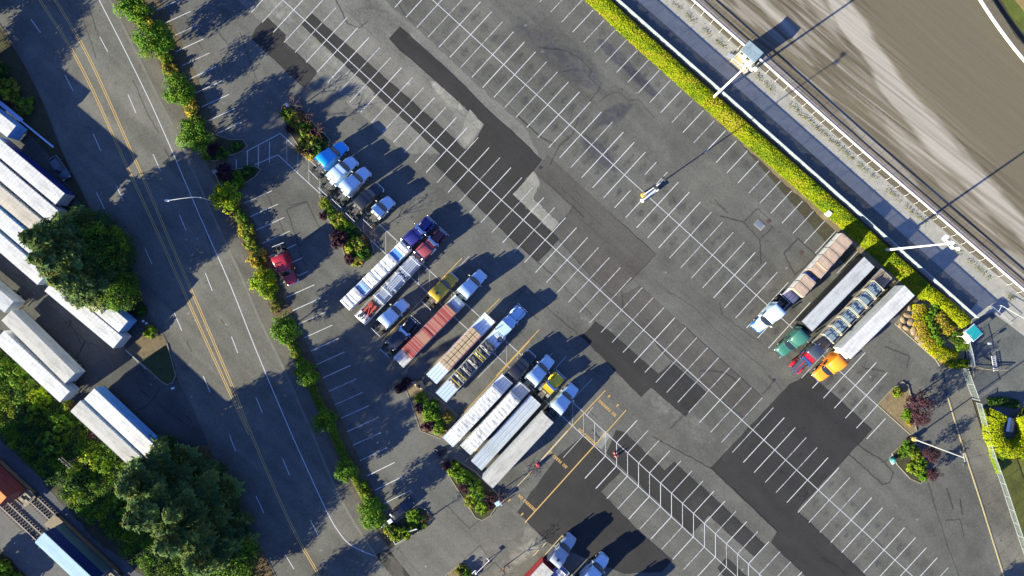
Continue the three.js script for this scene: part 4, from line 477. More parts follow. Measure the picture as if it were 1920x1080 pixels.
flatbed({ label: 'empty aluminium flatbed behind the yellow tractor', front: [1004, 750], rear: [893, 873], planks: 3, deck: mat(lin(0.6, 0.66, 0.72), 0.35, { metalness: 0.3, map: dirtT }) });
{ const f = flatbed({ label: 'short flatbed nose with gear at the bottom edge', front: [1058, 1066], rear: [945, 1188], deck: mat(lin(0.1, 0.16, 0.35), 0.5), planks: 5 }); const o = f.place('chain_bin', 'bin of chains on the flatbed at the bottom edge', 'bin', -1.0, f.top); part(o, 'bin', mg([B(0.9, 0.06, 1.8, 0, 0.05, 0), ...[-0.85, 0, 0.85].map((z) => B(0.9, 0.3, 0.06, 0, 0.18, z)), B(0.06, 0.3, 1.76, 0.45, 0.18, 0), B(0.06, 0.3, 1.76, -0.45, 0.18, 0)]), MAT.whitePlain); }
{ // right: tan wrapped lumber
  const f = flatbed({ label: 'flatbed carrying tan wrapped bundles at the right block', front: [1478, 560], rear: [1580, 446], deck: mat(lin(0.6, 0.55, 0.56), 0.6) });
  const words = ['first', 'second', 'third', 'fourth', 'fifth', 'sixth', 'seventh'], xs = [-2.3, -4.1, -6.9, -8.6, -10.4, -12.2, -13.9];
  xs.forEach((x, k) => { const o = f.place('wrapped_bundle', words[k] + ' tan wrapped bundle counted from the white and blue tractor', 'cargo', x, f.top); part(o, 'wrap', mg([softBox(1.7, 1.22, k === 2 ? 1.8 : 2.1, 0.05, k * 3.1, 10, 0.04)]), tarpTan); part(o, 'white_cover', B(1.62, 1.7, 0.03, 0, 1.05, 1.29), tarpW); part(o, 'white_cover', B(1.62, 1.7, 0.03, 0, 1.05, -1.29), tarpW); part(o, 'strap', strapGeo(1.3, 2.14, 0.06), strapD).position.x = 0.86; part(o, 'seam', B(1.6, 0.012, 0.03, 0, k === 2 ? 1.83 : 2.13, 0.2), tarpW); });
  const o = f.place('blue_crate', 'small blue crate in the gap of the tan bundles', 'crate', -5.5, f.top); part(o, 'box', mg([RB(0.8, 0.9, 0.7, 0, 0.45, -0.75), RB(0.4, 0.6, 1.2, 0, 0.3, 0.4)]), C.blue);
}
{ // right: caged panels
  const f = flatbed({ label: 'flatbed with caged grey panels behind the red and black tractor', front: [1533, 651], rear: [1663, 512], deck: MAT.deckWood, planks: 5 });
  const panel = mat(lin(0.2, 0.27, 0.32), 0.45), cage = mat(lin(0.62, 0.56, 0.42), 0.6);
  const words = ['first', 'second', 'third', 'fourth', 'fifth', 'sixth'];
  for (let k = 0; k < 6; k++) { const o = f.place('panel_cage', words[k] + ' caged stack of grey panels behind the red and black tractor', 'cargo', -3.2 - k * 2.25, f.top); for (let b = 0; b < 5; b++) part(o, 'panel', G('pan', () => RB(2.0, 0.75, 0.34, 0, 0.4, 0, 0.03)), panel).position.set(rr(-0.06, 0.06), rr(-0.06, 0.1), (b - 2) * 0.4); part(o, 'cage_bar', G('cageb', () => mg([...[-1, 1].flatMap((s) => [B(0.09, 0.09, 2.6, s * 1.0, 1.25, 0), B(0.09, 1.25, 0.09, s * 1.0, 0.62, 1.2), B(0.09, 1.25, 0.09, s * 1.0, 0.62, -1.2)])])), cage); part(o, 'cage_rail', G('cager', () => mg([B(2.1, 0.06, 0.06, 0, 1.2, 1.22), B(2.1, 0.06, 0.06, 0, 1.2, -1.22)])), MAT.alu); }
}
// container chassis in the yard
{ const p = at(100, 276, 1.2), q = at(-20, 178, 1.2), L = p.distanceTo(q), t = thing('container_chassis', 'empty pale chassis parked along the yard edge, upper left', 'trailer', p.clone().setY(0), dirOf([100, 276], [-20, 178])); part(t, 'beams', mg([RB(L * 0.5, 0.3, 0.28, -L * 0.25, 1.15, 0, 0.04), RB(L * 0.5, 0.3, 0.7, -L * 0.75, 1.15, -0.1, 0.04), B(0.2, 0.2, 2.3, -L + 0.3, 1.1, 0)]), mat(lin(0.45, 0.55, 0.75), 0.5)); part(t, 'stand', mg([B(0.15, 1.0, 0.15, -1, 0.5, 0), B(0.3, 0.06, 0.5, -1, 0.03, 0)]), MAT.steel); bogie(t, Math.round(L * 10) / 10, 1.1); }
// cars
function car(label, front, back, paintM, name = 'parked_car') {
  const t = thing(name, label, 'car', at(front[0], front[1], 0.8).setY(0), dirOf(front, back)), L = 4.8;
  part(t, 'body', G('carbody', () => loft([[0, 0.62, 0.35, 0.72, 0.18], [-0.15, 0.82, 0.28, 0.82, 0.2], [-0.6, 0.92, 0.25, 0.95, 0.2], [-1.5, 0.94, 0.25, 1.05, 0.18], [-4.0, 0.94, 0.25, 1.08, 0.2], [-4.6, 0.88, 0.3, 1.0, 0.22], [-4.8, 0.74, 0.38, 0.9, 0.2]])), paintM);
  part(t, 'cabin_glass', G('cargl', () => loft([[-1.35, 0.72, 0.95, 1.04, 0.04], [-2.05, 0.76, 0.95, 1.5, 0.16], [-3.9, 0.76, 0.95, 1.54, 0.16], [-4.5, 0.7, 0.95, 1.05, 0.05]])), MAT.glass);
  part(t, 'roof', G('carroof', () => loft([[-2.1, 0.66, 1.48, 1.56, 0.04], [-3.0, 0.7, 1.5, 1.6, 0.05], [-3.85, 0.66, 1.5, 1.57, 0.04]])), paintM);
  for (const s of [-1, 1]) { for (const x of [-0.95, -3.8]) { const w = new THREE.Group(); w.name = 'wheel'; w.position.set(x, 0.34, s * 0.85); t.add(w); part(w, 'tyre', G('ctyre', () => tyreGeo(0.26).clone().scale(0.66, 0.66, 0.85)), MAT.rubber); part(w, 'rim', G('crim', () => rimGeo.clone().scale(0.7, 0.7, 0.9)), MAT.rim); }
    part(t, 'headlight', G('carhl', () => RB(0.3, 0.14, 0.32, 0, 0, 0, 0.05)), MAT.lamp).position.set(-0.14, 0.72, s * 0.62); part(t, 'mirror', G('carmir', () => RB(0.12, 0.14, 0.2, 0, 0, 0, 0.04)), paintM).position.set(-1.75, 1.08, s * 1.02); part(t, 'tail_lamp', G('cartl', () => RB(0.1, 0.14, 0.3, 0, 0, 0, 0.03)), MAT.red).position.set(-4.72, 0.82, s * 0.6); }
}
car('black car parked next to the corner planting bed', [772, 938], [735, 970], C.black);
car('dark car in the shade beside the yard edge, upper left', [125, 335], [104, 303], C.slate);

// ---- train
{ const a = at(-230, 660), b = at(330, 1184), turn = dirOf([330, 1184], [-230, 660]);
  const tr = struct('railway_track'); const len = a.distanceTo(b), dir = b.clone().sub(a).normalize(), nrm = V(-dir.z, 0, dir.x), n = Math.floor(len / 0.6);
  for (const o of [0, 4.4]) { const mid = a.clone().add(b).multiplyScalar(0.5).add(nrm.clone().multiplyScalar(o)); for (const s of [-0.72, 0.72]) { const r = part(tr, 'rail', G('rail', () => mg([B(len, 0.12, 0.16, 0, 0.26, 0), B(len, 0.1, 0.05, 0, 0.18, 0)])), mat(lin(0.42, 0.36, 0.33), 0.3, { metalness: 0.8 })); r.position.copy(mid).add(nrm.clone().multiplyScalar(s)); r.rotation.y = turn; }
    for (let k = 0; k < n; k++) { const c = a.clone().add(dir.clone().multiplyScalar((k + 0.5) * 0.6)).add(nrm.clone().multiplyScalar(o)); const px = c.x * S + 960, py = c.z * S + 540; if (px < -40 || py > 1130) continue; const m = part(tr, 'sleeper', G('tie', () => B(0.24, 0.18, 2.6, 0, 0.1, 0)), MAT.bark); m.position.copy(c); m.rotation.y = turn + rr(-0.01, 0.01); } }
  function container(name, label, end, dirPx, y0, h, L, topM, sideM) { const t = thing(name, label, 'container', at(end[0], end[1], y0 + h).setY(y0), turn); const w = 1.22;
    part(t, 'walls', G('cwalls' + L + h, () => { const g = []; for (let k = 0; k < L / 0.28; k++) for (const s of [-1, 1]) g.push(B(0.14, h - 0.3, 0.05, -0.2 - k * 0.28, h / 2, s * (w - 0.01))); g.push(B(L, h - 0.06, w * 2 - 0.06, -L / 2, h / 2, 0)); return mg(g); }), sideM);
    part(t, 'roof', G('croof' + L + h, () => { const g = []; for (let k = 0; k < L / 0.34; k++) g.push(B(0.2, 0.04, w * 2 - 0.16, -0.3 - k * 0.34, h - 0.015, 0)); g.push(B(L - 0.02, 0.05, w * 2 - 0.02, -L / 2, h - 0.05, 0)); return mg(g); }), topM);
    for (const x of [0, -L]) for (const s of [-1, 1]) part(t, 'corner_post', G('cpost' + h, () => RB(0.16, h, 0.16, 0, h / 2, 0, 0.02)), sideM).position.set(x ? x + 0.06 : -0.06, 0, s * (w - 0.06));
    for (const s of [-1, 1]) part(t, 'door', G('cdr' + h, () => mg([RB(0.05, h - 0.3, 1.1, 0, h / 2, 0, 0.01), CY(0.02, 0.02, h - 0.4, -0.04, h / 2, 0.2, 'y', 6), CY(0.02, 0.02, h - 0.4, -0.04, h / 2, -0.2, 'y', 6)])), sideM).position.set(-L - 0.01, 0, s * 0.57); return t; }
  const blueTop = mat(lin(0.3, 0.5, 0.66), 0.5, { map: dirtT }), navyS = mat(lin(0.012, 0.03, 0.16), 0.45), tealS = mat(lin(0.09, 0.17, 0.22), 0.5, { map: dirtT }), orangeT = mat(lin(0.8, 0.19, 0.012), 0.5), maroonS = mat(lin(0.2, 0.05, 0.05), 0.5);
  const L1 = 12.2;
  container('shipping_container', 'pale blue container with navy side on top of the train', [169.4, 1097.2], 0, 3.35, 2.6, L1, blueTop, navyS);
  container('shipping_container', 'teal grey container below the pale blue one', [187.0, 1084.8], 0, 0.72, 2.6, 12.2, tealS, tealS);
  container('shipping_container', 'orange container with maroon side on the train, left edge', [3.3, 941.6], 0, 3.35, 2.6, L1, orangeT, maroonS);
  container('shipping_container', 'maroon container below the orange one', [24.5, 932.7], 0, 0.72, 2.6, 12.2, maroonS, maroonS);
  for (const [end, label] of [[[203.0, 1073.5], 'well wagon carrying the blue containers'], [[44.0, 924.5], 'well wagon carrying the orange containers']]) { const t = thing('well_wagon', label, 'wagon', at(end[0], end[1], 0.8).setY(0), turn); const L = 15.2; const rust = mat(lin(0.2, 0.15, 0.09), 0.8, { map: grit });
    part(t, 'side_sill', mg([RB(L, 0.9, 0.14, -L / 2 + 1.5, 0.85, 1.42), RB(L, 0.9, 0.14, -L / 2 + 1.5, 0.85, -1.42), B(L - 2, 0.1, 2.7, -L / 2 + 1.5, 0.45, 0)]), rust);
    part(t, 'end_platform', mg([RB(2.2, 0.12, 2.7, 1.2, 1.15, 0), RB(0.3, 0.5, 1.8, 0.2, 1.3, 0), RB(2.2, 0.12, 2.7, -L + 1.8, 1.15, 0)]), mat(lin(0.26, 0.2, 0.13), 0.8, { map: grit }));
    for (const [x, z, l, w] of [[0.7, 0.6, 0.9, 0.5], [1.6, 0.2, 0.7, 0.4], [1.2, -0.7, 1.2, 0.3], [0.5, -0.5, 0.5, 0.6]]) part(t, 'brake_gear', RB(l, 0.25, w, x, 1.36, z), mat(lin(0.3, 0.25, 0.18), 0.8)); part(t, 'grab_rail', mg([bar(V(2.2, 1.2, 1.3), V(2.2, 2.1, 1.3), 0.03), bar(V(2.2, 2.1, 1.3), V(2.2, 2.1, -1.3), 0.03), bar(V(2.2, 1.2, -1.3), V(2.2, 2.1, -1.3), 0.03)]), MAT.galv);
    for (const x of [1.6, 0.0, -L + 2.6, -L + 1.0]) { const w = part(t, 'wheelset', G('wset', () => mg([CY(0.42, 0.42, 0.14, 0, 0.72, 0.72, 'z', 18), CY(0.42, 0.42, 0.14, 0, 0.72, -0.72, 'z', 18), CY(0.08, 0.08, 1.5, 0, 0.72, 0, 'z', 8)])), MAT.steel); w.position.x = x; } }
}
// ------------------------------------------------------------------ plants
class Leaves {
  constructor() { this.p = []; this.n = []; this.c = []; }
  // one leaf-sized four-sided face; u is the outward direction it leans to
  add(x, y, z, s, col, ux = 0, uy = 1, uz = 0, spread = 1, long = 1) {
    let nx = ux + (rnd() - 0.5) * 2 * spread, ny = uy + (rnd() - 0.5) * 2 * spread, nz = uz + (rnd() - 0.5) * 2 * spread; let l = Math.hypot(nx, ny, nz) || 1; nx /= l; ny /= l; nz /= l;
    let ax = rnd() - 0.5, ay = rnd() - 0.5, az = rnd() - 0.5; const d = ax * nx + ay * ny + az * nz; ax -= d * nx; ay -= d * ny; az -= d * nz; l = Math.hypot(ax, ay, az) || 1; ax /= l; ay /= l; az /= l;
    const bx = ny * az - nz * ay, by = nz * ax - nx * az, bz = nx * ay - ny * ax, h = s * 0.5 * long, w = s * 0.32;
    const q = [[x - ax * h, y - ay * h, z - az * h], [x + bx * w, y + by * w, z + bz * w], [x + ax * h, y + ay * h, z + az * h], [x - bx * w, y - by * w, z - bz * w]];
    for (const k of [0, 2, 1, 0, 3, 2]) { this.p.push(...q[k]); this.n.push(nx, ny, nz); this.c.push(...col); }
  }
  geo() { const g = new THREE.BufferGeometry(); g.setAttribute('position', new THREE.Float32BufferAttribute(this.p, 3)); g.setAttribute('normal', new THREE.Float32BufferAttribute(this.n, 3)); g.setAttribute('color', new THREE.Float32BufferAttribute(this.c, 3)); return g; }
}
const leafM = new THREE.MeshPhysicalMaterial({ vertexColors: true, roughness: 0.85, specularIntensity: 0.25, side: THREE.DoubleSide, transmission: 0.15, thickness: 0 });
const vary = (c, v = 0.25) => { const k = 1 + (rnd() - 0.5) * 2 * v, w = (rnd() - 0.5) * v; return [c[0] * (k + w), c[1] * k, c[2] * (k - w)]; };
const GR = [0.085, 0.18, 0.012], LIME = [0.27, 0.3, 0.003], YEL = [0.36, 0.26, 0.03], OLIVE = [0.16, 0.16, 0.02], DARK = [0.03, 0.07, 0.012], FIR = [0.05, 0.082, 0.018], PLUM = [0.045, 0.018, 0.028], RUST = [0.16, 0.075, 0.03], MIDG = [0.12, 0.2, 0.012], ORNG = [0.2, 0.12, 0.04], BLUEG = [0.06, 0.1, 0.05];
function trunkGeo(h, r, sd, limbs = 7, spread = 0.5) { const g = []; let p = V(0, 0, 0); const n = 4; for (let k = 0; k < n; k++) { const q = V(p.x + rr(-0.08, 0.08), h * (k + 1) / n, p.z + rr(-0.08, 0.08)); g.push(bar(p, q, r * (1 - k * 0.18), r * (1 - (k + 1) * 0.18), 7)); p = q; } for (let k = 0; k < limbs; k++) { const y = h * rr(0.45, 0.95), a = k / limbs * 6.283 + rr(-0.4, 0.4), l = h * spread * rr(0.7, 1.2), e = V(Math.cos(a) * l, y + l * rr(0.4, 0.9), Math.sin(a) * l); g.push(bar(V(0, y, 0), e, r * 0.4, r * 0.14, 5)); g.push(bar(e, V(e.x * 1.35, e.y + l * 0.3, e.z * 1.2), r * 0.14, r * 0.05, 4)); } return mg(g); }
// broadleaf crown: uneven clumps spread through an ellipsoid, gaps between them
function crownGeo(R, y0, hy, clumps, per, size, cols, tight = 0.42) { const L = new Leaves(); for (let i = 0; i < clumps; i++) { let x, y, z, d; do { x = rr(-1, 1); y = rr(-1, 1); z = rr(-1, 1); d = Math.hypot(x, y, z); } while (d > 1 || d < 0.35 * rnd()); const lump = 0.85 + 0.3 * fbm(x * 2 + 9, z * 2 + y, 2); const cr = R * tight * rr(0.5, 1), cx0 = x * R * lump, cy0 = y0 + y * hy, cz0 = z * R * lump, base = cols[Math.floor(rnd() * cols.length)], tone = vary(base, 0.22);
    for (let k = 0; k < per; k++) { let a, b, c, e; do { a = rr(-1, 1); b = rr(-1, 1); c = rr(-1, 1); e = Math.hypot(a, b, c); } while (e > 1); L.add(cx0 + a * cr, cy0 + b * cr * 0.8, cz0 + c * cr, size * rr(0.6, 1.25), vary(tone, 0.22), a * 0.6 + x * 0.5, b * 0.6 + 0.6, c * 0.6 + z * 0.5, 0.7); } } return L.geo(); }
const protoTree = (key, R, h, cols, n = 62, per = 44, size = 0.3) => [0, 1, 2].map((v) => ({ crown: G(key + 'c' + v, () => crownGeo(R, h * 0.64, h * 0.34, n, per, size, cols)), trunk: G(key + 't' + v, () => trunkGeo(h * 0.7, 0.12, v)) }));
const streetTree = protoTree('st', 2.6, 5.2, [GR, GR, MIDG], 64, 52, 0.36), plumTree = protoTree('pl', 1.7, 3.9, [PLUM, PLUM, [0.065, 0.025, 0.032]], 42, 30, 0.26), bigBroad = protoTree('bb', 4.2, 9, [GR, DARK, MIDG], 130, 60, 0.42), limeTree = protoTree('lt', 2.3, 4.6, [MIDG, LIME, [0.17, 0.28, 0.01]], 56, 50, 0.36), bareTree = protoTree('bt', 1.6, 4.2, [RUST, PLUM], 9, 12, 0.22);
let tv = 0;
function tree(name, label, x, y, P, k = 1, kh = k, group, bark = MAT.barkGrey) { const v = P[tv++ % 3], t = thing(name, label, 'tree', at(x, y), rnd() * 6.28, group); part(t, 'trunk', v.trunk, bark); part(t, 'crown', v.crown, leafM); t.scale.set(k, kh, k); return t; }
// conifer: whorls of drooping limbs carrying sprays of needles
function firGeo(h, R, sd, cols) { const L = new Leaves(); const n = Math.round(h * 2.5); for (let i = 0; i < n; i++) { const f = i / n, y = h * (0.07 + 0.91 * f), len = R * Math.pow(1 - f, 0.95) * rr(0.75, 1.1) + 0.3, nb = Math.round(3.4 + 2.4 * (1 - f)); for (let b = 0; b < nb; b++) { const a = rnd() * 6.283, ln = len * (0.5 + 0.75 * Math.pow(rnd(), 0.6)), tone = vary(cols[Math.floor(rnd() * cols.length)], 0.5), ca = Math.cos(a), sa = Math.sin(a), tw = Math.max(3, Math.round(ln * 3.4));
  for (let s = 1; s <= tw; s++) { const q = s / tw, rad = ln * (0.12 + 0.88 * q), yy = y + 0.3 * rad - 0.15 * rad * rad / Math.max(1, R * 0.5) + rr(-0.08, 0.08); for (const side of [-1, 1]) { const tl = (0.25 + 0.42 * ln * (1 - q * 0.75)) * rr(0.6, 1.1), m = Math.max(2, Math.round(tl * 4.5)); for (let k = 0; k < m; k++) { const o = side * tl * (k + 0.5) / m, fwd = Math.abs(o) * 0.75, x = ca * (rad + fwd) - sa * o, z = sa * (rad + fwd) + ca * o; L.add(x, yy - 0.12 * Math.abs(o), z, rr(0.28, 0.55), vary(tone, 0.22), ca * 0.45 - sa * side * 0.2, 0.8, sa * 0.45 + ca * side * 0.2, 0.45, 1.8); } } } } } return L.geo(); }
const firs = [0, 1, 2].map((v) => ({ crown: G('fir' + v, () => firGeo(15, 5.2, v, [FIR, [0.055, 0.095, 0.025], [0.078, 0.12, 0.03], [0.11, 0.155, 0.035]])), trunk: G('firt' + v, () => mg([CY(0.3, 0.05, 14.4, 0, 7.2, 0, 'y', 8)])) }));
// low shrub of leaf clumps on a few stems (unit radius)
const shrubKinds = { yellow: [YEL, YEL, [0.36, 0.25, 0.04], OLIVE, MIDG], lime: [[0.19, 0.25, 0.008], MIDG, MIDG], green: [GR, MIDG, GR], olive: [[0.12, 0.13, 0.025], MIDG, GR], plum: [PLUM, [0.07, 0.026, 0.03], PLUM], rust: [[0.12, 0.075, 0.035], OLIVE, MIDG], dark: [DARK, GR, DARK], gold: [[0.17, 0.17, 0.02], MIDG, [0.24, 0.22, 0.02], OLIVE], pink: [[0.3, 0.16, 0.13], RUST, PLUM], bright: [[0.24, 0.3, 0.006], [0.17, 0.27, 0.008], MIDG], blueg: [BLUEG, [0.12, 0.15, 0.1]] };
const shrubGeo = (kind, v) => G('sh' + kind + v, () => crownGeo(0.82, 0.5, 0.42, 34, 26, 0.26, shrubKinds[kind], 0.4)), stemGeo = (v) => G('stem' + v, () => mg([...Array(6)].map((_, k) => bar(V(0, 0, 0), V(Math.cos(k * 1.05) * 0.5, 0.7, Math.sin(k * 1.05) * 0.5), 0.03, 0.012, 4))));
function shrub(label, x, y, r, h, kind, group, name = 'shrub') { const v = tv++ % 3, t = thing(name, label, 'shrub', at(x, y), rnd() * 6.28, group); part(t, 'foliage', shrubGeo(kind, v), leafM); part(t, 'stems', stemGeo(v), MAT.bark); t.scale.set(r, h, r); return t; }

// street row: rounded trees with coloured shrubs between
const row = [[250, 10, 1.15, 'topmost'], [288, 75, 1.18, 'second'], [333, 168, 1.02, 'third'], [366, 254, 1.15, 'fourth'], [421, 370, 0.95, 'fifth'], [494, 530, 0.92, 'sixth'], [533, 616, 0.98, 'seventh'], [574, 700, 0.8, 'eighth'], [610, 791, 0.8, 'ninth'], [647, 881, 0.78, 'tenth'], [698, 962, 0.98, 'lowest']].map(([x, y, k, w]) => [x + (960 - x) * 0.03 * k, y + (540 - y) * 0.03 * k, k, w]);
for (const [x, y, k, w] of row) tree('street_tree', w + ' rounded green tree of the row between street and lot', x, y, k < 1.01 && y < 600 ? limeTree : streetTree, k * (y > 300 && y < 600 ? 1.12 : 1), k * 1.12, 'street trees');
for (const [x, y, r, k, w] of [[281, 46, 1.9, 'yellow', 'yellow shrub between the topmost and second street tree'], [322, 133, 1.7, 'yellow', 'yellow shrub between the second and third street tree'], [318, 112, 1.2, 'olive', 'small olive shrub at the foot of the second street tree'], [364, 208, 1.9, 'yellow', 'yellow shrub just above the fourth street tree'], [352, 186, 1.5, 'yellow', 'paler yellow shrub at the foot of the third street tree'], [372, 228, 1.3, 'gold', 'golden shrub touching the fourth street tree'], [463, 432, 1.9, 'gold', 'golden shrub below the entrance gap'], [456, 412, 1.2, 'olive', 'olive shrub just below the fifth street tree'], [484, 482, 2.2, 'yellow', 'large orange-yellow shrub left of the red tractor'], [472, 455, 1.5, 'gold', 'gold-green shrub above the orange-yellow one'], [443, 398, 1.3, 'rust', 'rusty shrub at the foot of the fifth street tree'], [520, 575, 1.3, 'rust', 'rusty low shrub above the seventh street tree'], [549, 645, 1.1, 'gold', 'golden shrub below the seventh street tree'], [556, 662, 1.1, 'gold', 'second golden shrub below the seventh street tree'], [690, 925, 1.2, 'gold', 'golden shrub above the lowest street tree'], [683, 910, 1.0, 'lime', 'lime shrub above the lowest street tree'], [405, 282, 1.4, 'plum', 'purple shrub right of the fourth street tree'], [418, 290, 1.5, 'dark', 'dark green shrub on the entrance tip'], [445, 276, 1.2, 'dark', 'dark shrub at the upper side of the lot entrance'], [388, 295, 1.1, 'gold', 'gold shrub at the kerb above the entrance'], [424, 325, 1.9, 'plum', 'dark purple shrub at the lower side of the entrance'], [447, 332, 1.3, 'green', 'green shrub beside the dark purple one at the entrance'], [466, 322, 1.4, 'dark', 'dark green shrub at the inner end of the entrance bed'], [452, 345, 1.3, 'green', 'green shrub above the fifth street tree']]) shrub(w, x, y, r, r * 0.95, k);
// clipped hedge running under the lower street trees
function hedgeGeo(pts, halfW, h, dens, size, cols, prof) { const L = new Leaves(); for (let i = 0; i < pts.length - 1; i++) { const a = at(...pts[i]), b = at(...pts[i + 1]), l = a.distanceTo(b), dx = (b.x - a.x) / l, dz = (b.z - a.z) / l, n = Math.round(l * dens); for (let k = 0; k < n; k++) { const t = rnd(), u = rr(-1, 1), bump = 0.75 + 0.45 * fbm((a.x + dx * l * t) * 0.9, (a.z + dz * l * t) * 0.9 + u, 2), hh = prof(u) * h * bump, full = rnd(), y = hh * (full < 0.8 ? rr(0.86, 1.04) : rr(0.15, 0.9)), e = halfW * u; const slope = (prof(u + 0.06) - prof(u - 0.06)) * h / (0.12 * halfW); L.add(a.x + (b.x - a.x) * t - dz * e, Math.max(0.06, y), a.z + (b.z - a.z) * t + dx * e, size * rr(0.6, 1.3), vary(cols[Math.floor(clamp(fbm((a.x + dx * l * t) * 0.5 + u * 1.5, (a.z + dz * l * t) * 0.5, 3) * 1.6 - 0.3 + rr(-0.25, 0.25), 0, 0.999) * cols.length)], 0.28), dz * slope * 0.7, 0.8, -dx * slope * 0.7, 0.75); } } return L.geo(); }
const round = (u) => Math.sqrt(Math.max(0.05, 1 - u * u));
// solid earth and twigs inside the hedge, so that it blocks light
function coreGeo(pts, halfW, h, prof, inset = 0.86) { const us = [-1, -0.8, -0.5, -0.2, 0.1, 0.4, 0.7, 0.9, 1], pos = [], fine = []; for (let i = 0; i < pts.length - 1; i++) { const n = Math.max(1, Math.round(Math.hypot(pts[i + 1][0] - pts[i][0], pts[i + 1][1] - pts[i][1]) / 10)); for (let k = 0; k < n; k++) fine.push([pts[i][0] + (pts[i + 1][0] - pts[i][0]) * k / n, pts[i][1] + (pts[i + 1][1] - pts[i][1]) * k / n]); } fine.push(pts[pts.length - 1]);
  const ring = fine.map((p, i) => { const a = at(...fine[Math.max(0, i - 1)]), b = at(...fine[Math.min(fine.length - 1, i + 1)]), l = a.distanceTo(b), dx = (b.x - a.x) / l, dz = (b.z - a.z) / l, c = at(...p); return us.map((u) => { const bump = 0.75 + 0.45 * fbm(c.x * 0.9, c.z * 0.9 + u, 2); return [c.x - dz * halfW * u * inset, Math.abs(u) === 1 ? 0 : prof(u) * h * inset * bump, c.z + dx * halfW * u * inset]; }); });
  for (let i = 0; i < ring.length - 1; i++) for (let k = 0; k < us.length - 1; k++) { const a = ring[i][k], b = ring[i][k + 1], c = ring[i + 1][k + 1], d = ring[i + 1][k]; pos.push(...a, ...b, ...c, ...a, ...c, ...d); } const g = new THREE.BufferGeometry(); g.setAttribute('position', new THREE.Float32BufferAttribute(pos, 3)); g.setAttribute('uv', new THREE.Float32BufferAttribute(pos.flatMap((v, i) => i % 3 === 0 ? [pos[i], pos[i + 2]] : []), 2)); g.computeVertexNormals(); return g; }
const coreM = mat(lin(0.035, 0.045, 0.012), 1), limeCore = mat(lin(0.1, 0.13, 0.008), 1, { map: metreT(soilT, 3) });
function hedge(label, pts, hw, h, dens, size, cols, prof = round, cm = coreM, name = 'hedge') { const t = thing(name, label, 'hedge'); part(t, 'foliage', hedgeGeo(pts, hw, h, dens, size, cols, prof), leafM); part(t, 'twigs', coreGeo(pts, hw, h, prof), cm); return t; }
hedge('long low green hedge beneath the lower street trees', [[528, 600], [545, 640], [565, 680], [590, 735], [612, 780], [630, 820], [650, 865], [672, 905], [690, 940], [712, 985]], 0.85, 1.0, 190, 0.26, [GR, MIDG, OLIVE]);
hedge('short hedge under the upper street trees', [[262, 20], [300, 90], [330, 150], [352, 195], [380, 262]], 0.9, 0.9, 150, 0.26, [GR, OLIVE, MIDG]);
hedge('low hedge beside the golden shrubs below the entrance', [[440, 385], [470, 450], [492, 505], [515, 565]], 0.9, 0.9, 150, 0.26, [GR, OLIVE, MIDG]);
// planted bank along the race-track fence: gentle lit slope, steep far side
const bankLine = [[1122, -40], [1140, 12], [1200, 63], [1300, 152], [1400, 240], [1500, 327], [1600, 415], [1668, 476], [1722, 524], [1752, 553]].map(([x, y]) => [x - 14, y + 1]);
bankLine[0] = [1070, -42]; bankLine[1] = [1127, 8];
hedge('long lime green planted bank along the race-track fence', bankLine, 1.55, 1.12, 430, 0.27, [[0.3, 0.27, 0.02], [0.26, 0.29, 0.004], [0.24, 0.3, 0.004], [0.18, 0.24, 0.005], [0.11, 0.18, 0.008]], (u) => u > 0 ? clamp(0.16 + (1 - u) * 0.78, 0.05, 0.95) : clamp(0.94 + 0.1 * Math.sin(-u * 3) - Math.max(0, -u - 0.75) * 1.6, 0.05, 1.1), limeCore, 'planted_bank');
part(struct('mulch_strip'), 'mulch', sheet(ragged([[1050, -44], [1097, 0], [1382, 262], [1640, 500], [1690, 545], [1702, 535], [1660, 492], [1398, 256], [1112, -2], [1068, -44]], 3, 9), 0.06, 'm'), tanSoilM);

// ---- planting beds
function bed(pts, fill, hgt = 0.12) { const b = struct('planting_bed'); part(b, 'soil', sheet(pts, hgt, 'm'), fill); part(b, 'kerb', mg(pts.map((p, i) => { const a = at(...p), c = at(...pts[(i + 1) % pts.length]), g = RB(a.distanceTo(c) + 0.12, 0.17, 0.16, 0, 0.085, 0, 0.03); g.rotateY(Math.atan2(-(c.z - a.z), c.x - a.x)); return g.translate((a.x + c.x) / 2, 0, (a.z + c.z) / 2); })), MAT.kerbTan); return b; }
bed([[529, 199], [537, 194], [548, 196], [562, 208], [584, 228], [606, 248], [620, 264], [612, 275], [596, 287], [577, 300], [567, 290], [557, 269], [540, 244], [528, 212]], vergeM);
bed([[599, 366], [612, 370], [626, 388], [667, 422], [692, 445], [701, 470], [677, 496], [650, 490], [644, 469], [626, 437], [612, 396]], vergeM);
bed([[761, 729], [769, 712], [794, 727], [818, 745], [838, 759], [859, 780], [826, 822], [800, 812], [789, 808], [773, 761]], tanSoilM);
bed([[838, 885], [849, 857], [892, 885], [931, 924], [939, 938], [919, 967], [904, 975], [892, 970], [865, 928]], vergeM);
bed([[722, 985], [742, 1022], [760, 1012], [798, 986], [807, 969], [800, 956], [787, 950], [766, 960], [746, 976]], vergeM);
bed([[838, 1076], [867, 1053], [877, 1055], [886, 1067], [893, 1085], [900, 1150], [820, 1150]], tanSoilM);
bed([[1645, 759], [1674, 727], [1691, 715], [1702, 722], [1710, 752], [1712, 780], [1718, 807], [1707, 815], [1668, 780]], tanSoilM);
bed([[1672, 850], [1703, 823], [1722, 836], [1732, 857], [1739, 894], [1726, 906], [1706, 897], [1682, 871]], vergeM);
bed([[1678, 607], [1716, 566], [1750, 545], [1812, 600], [1808, 640], [1804, 686], [1763, 688], [1754, 674]], tanSoilM);
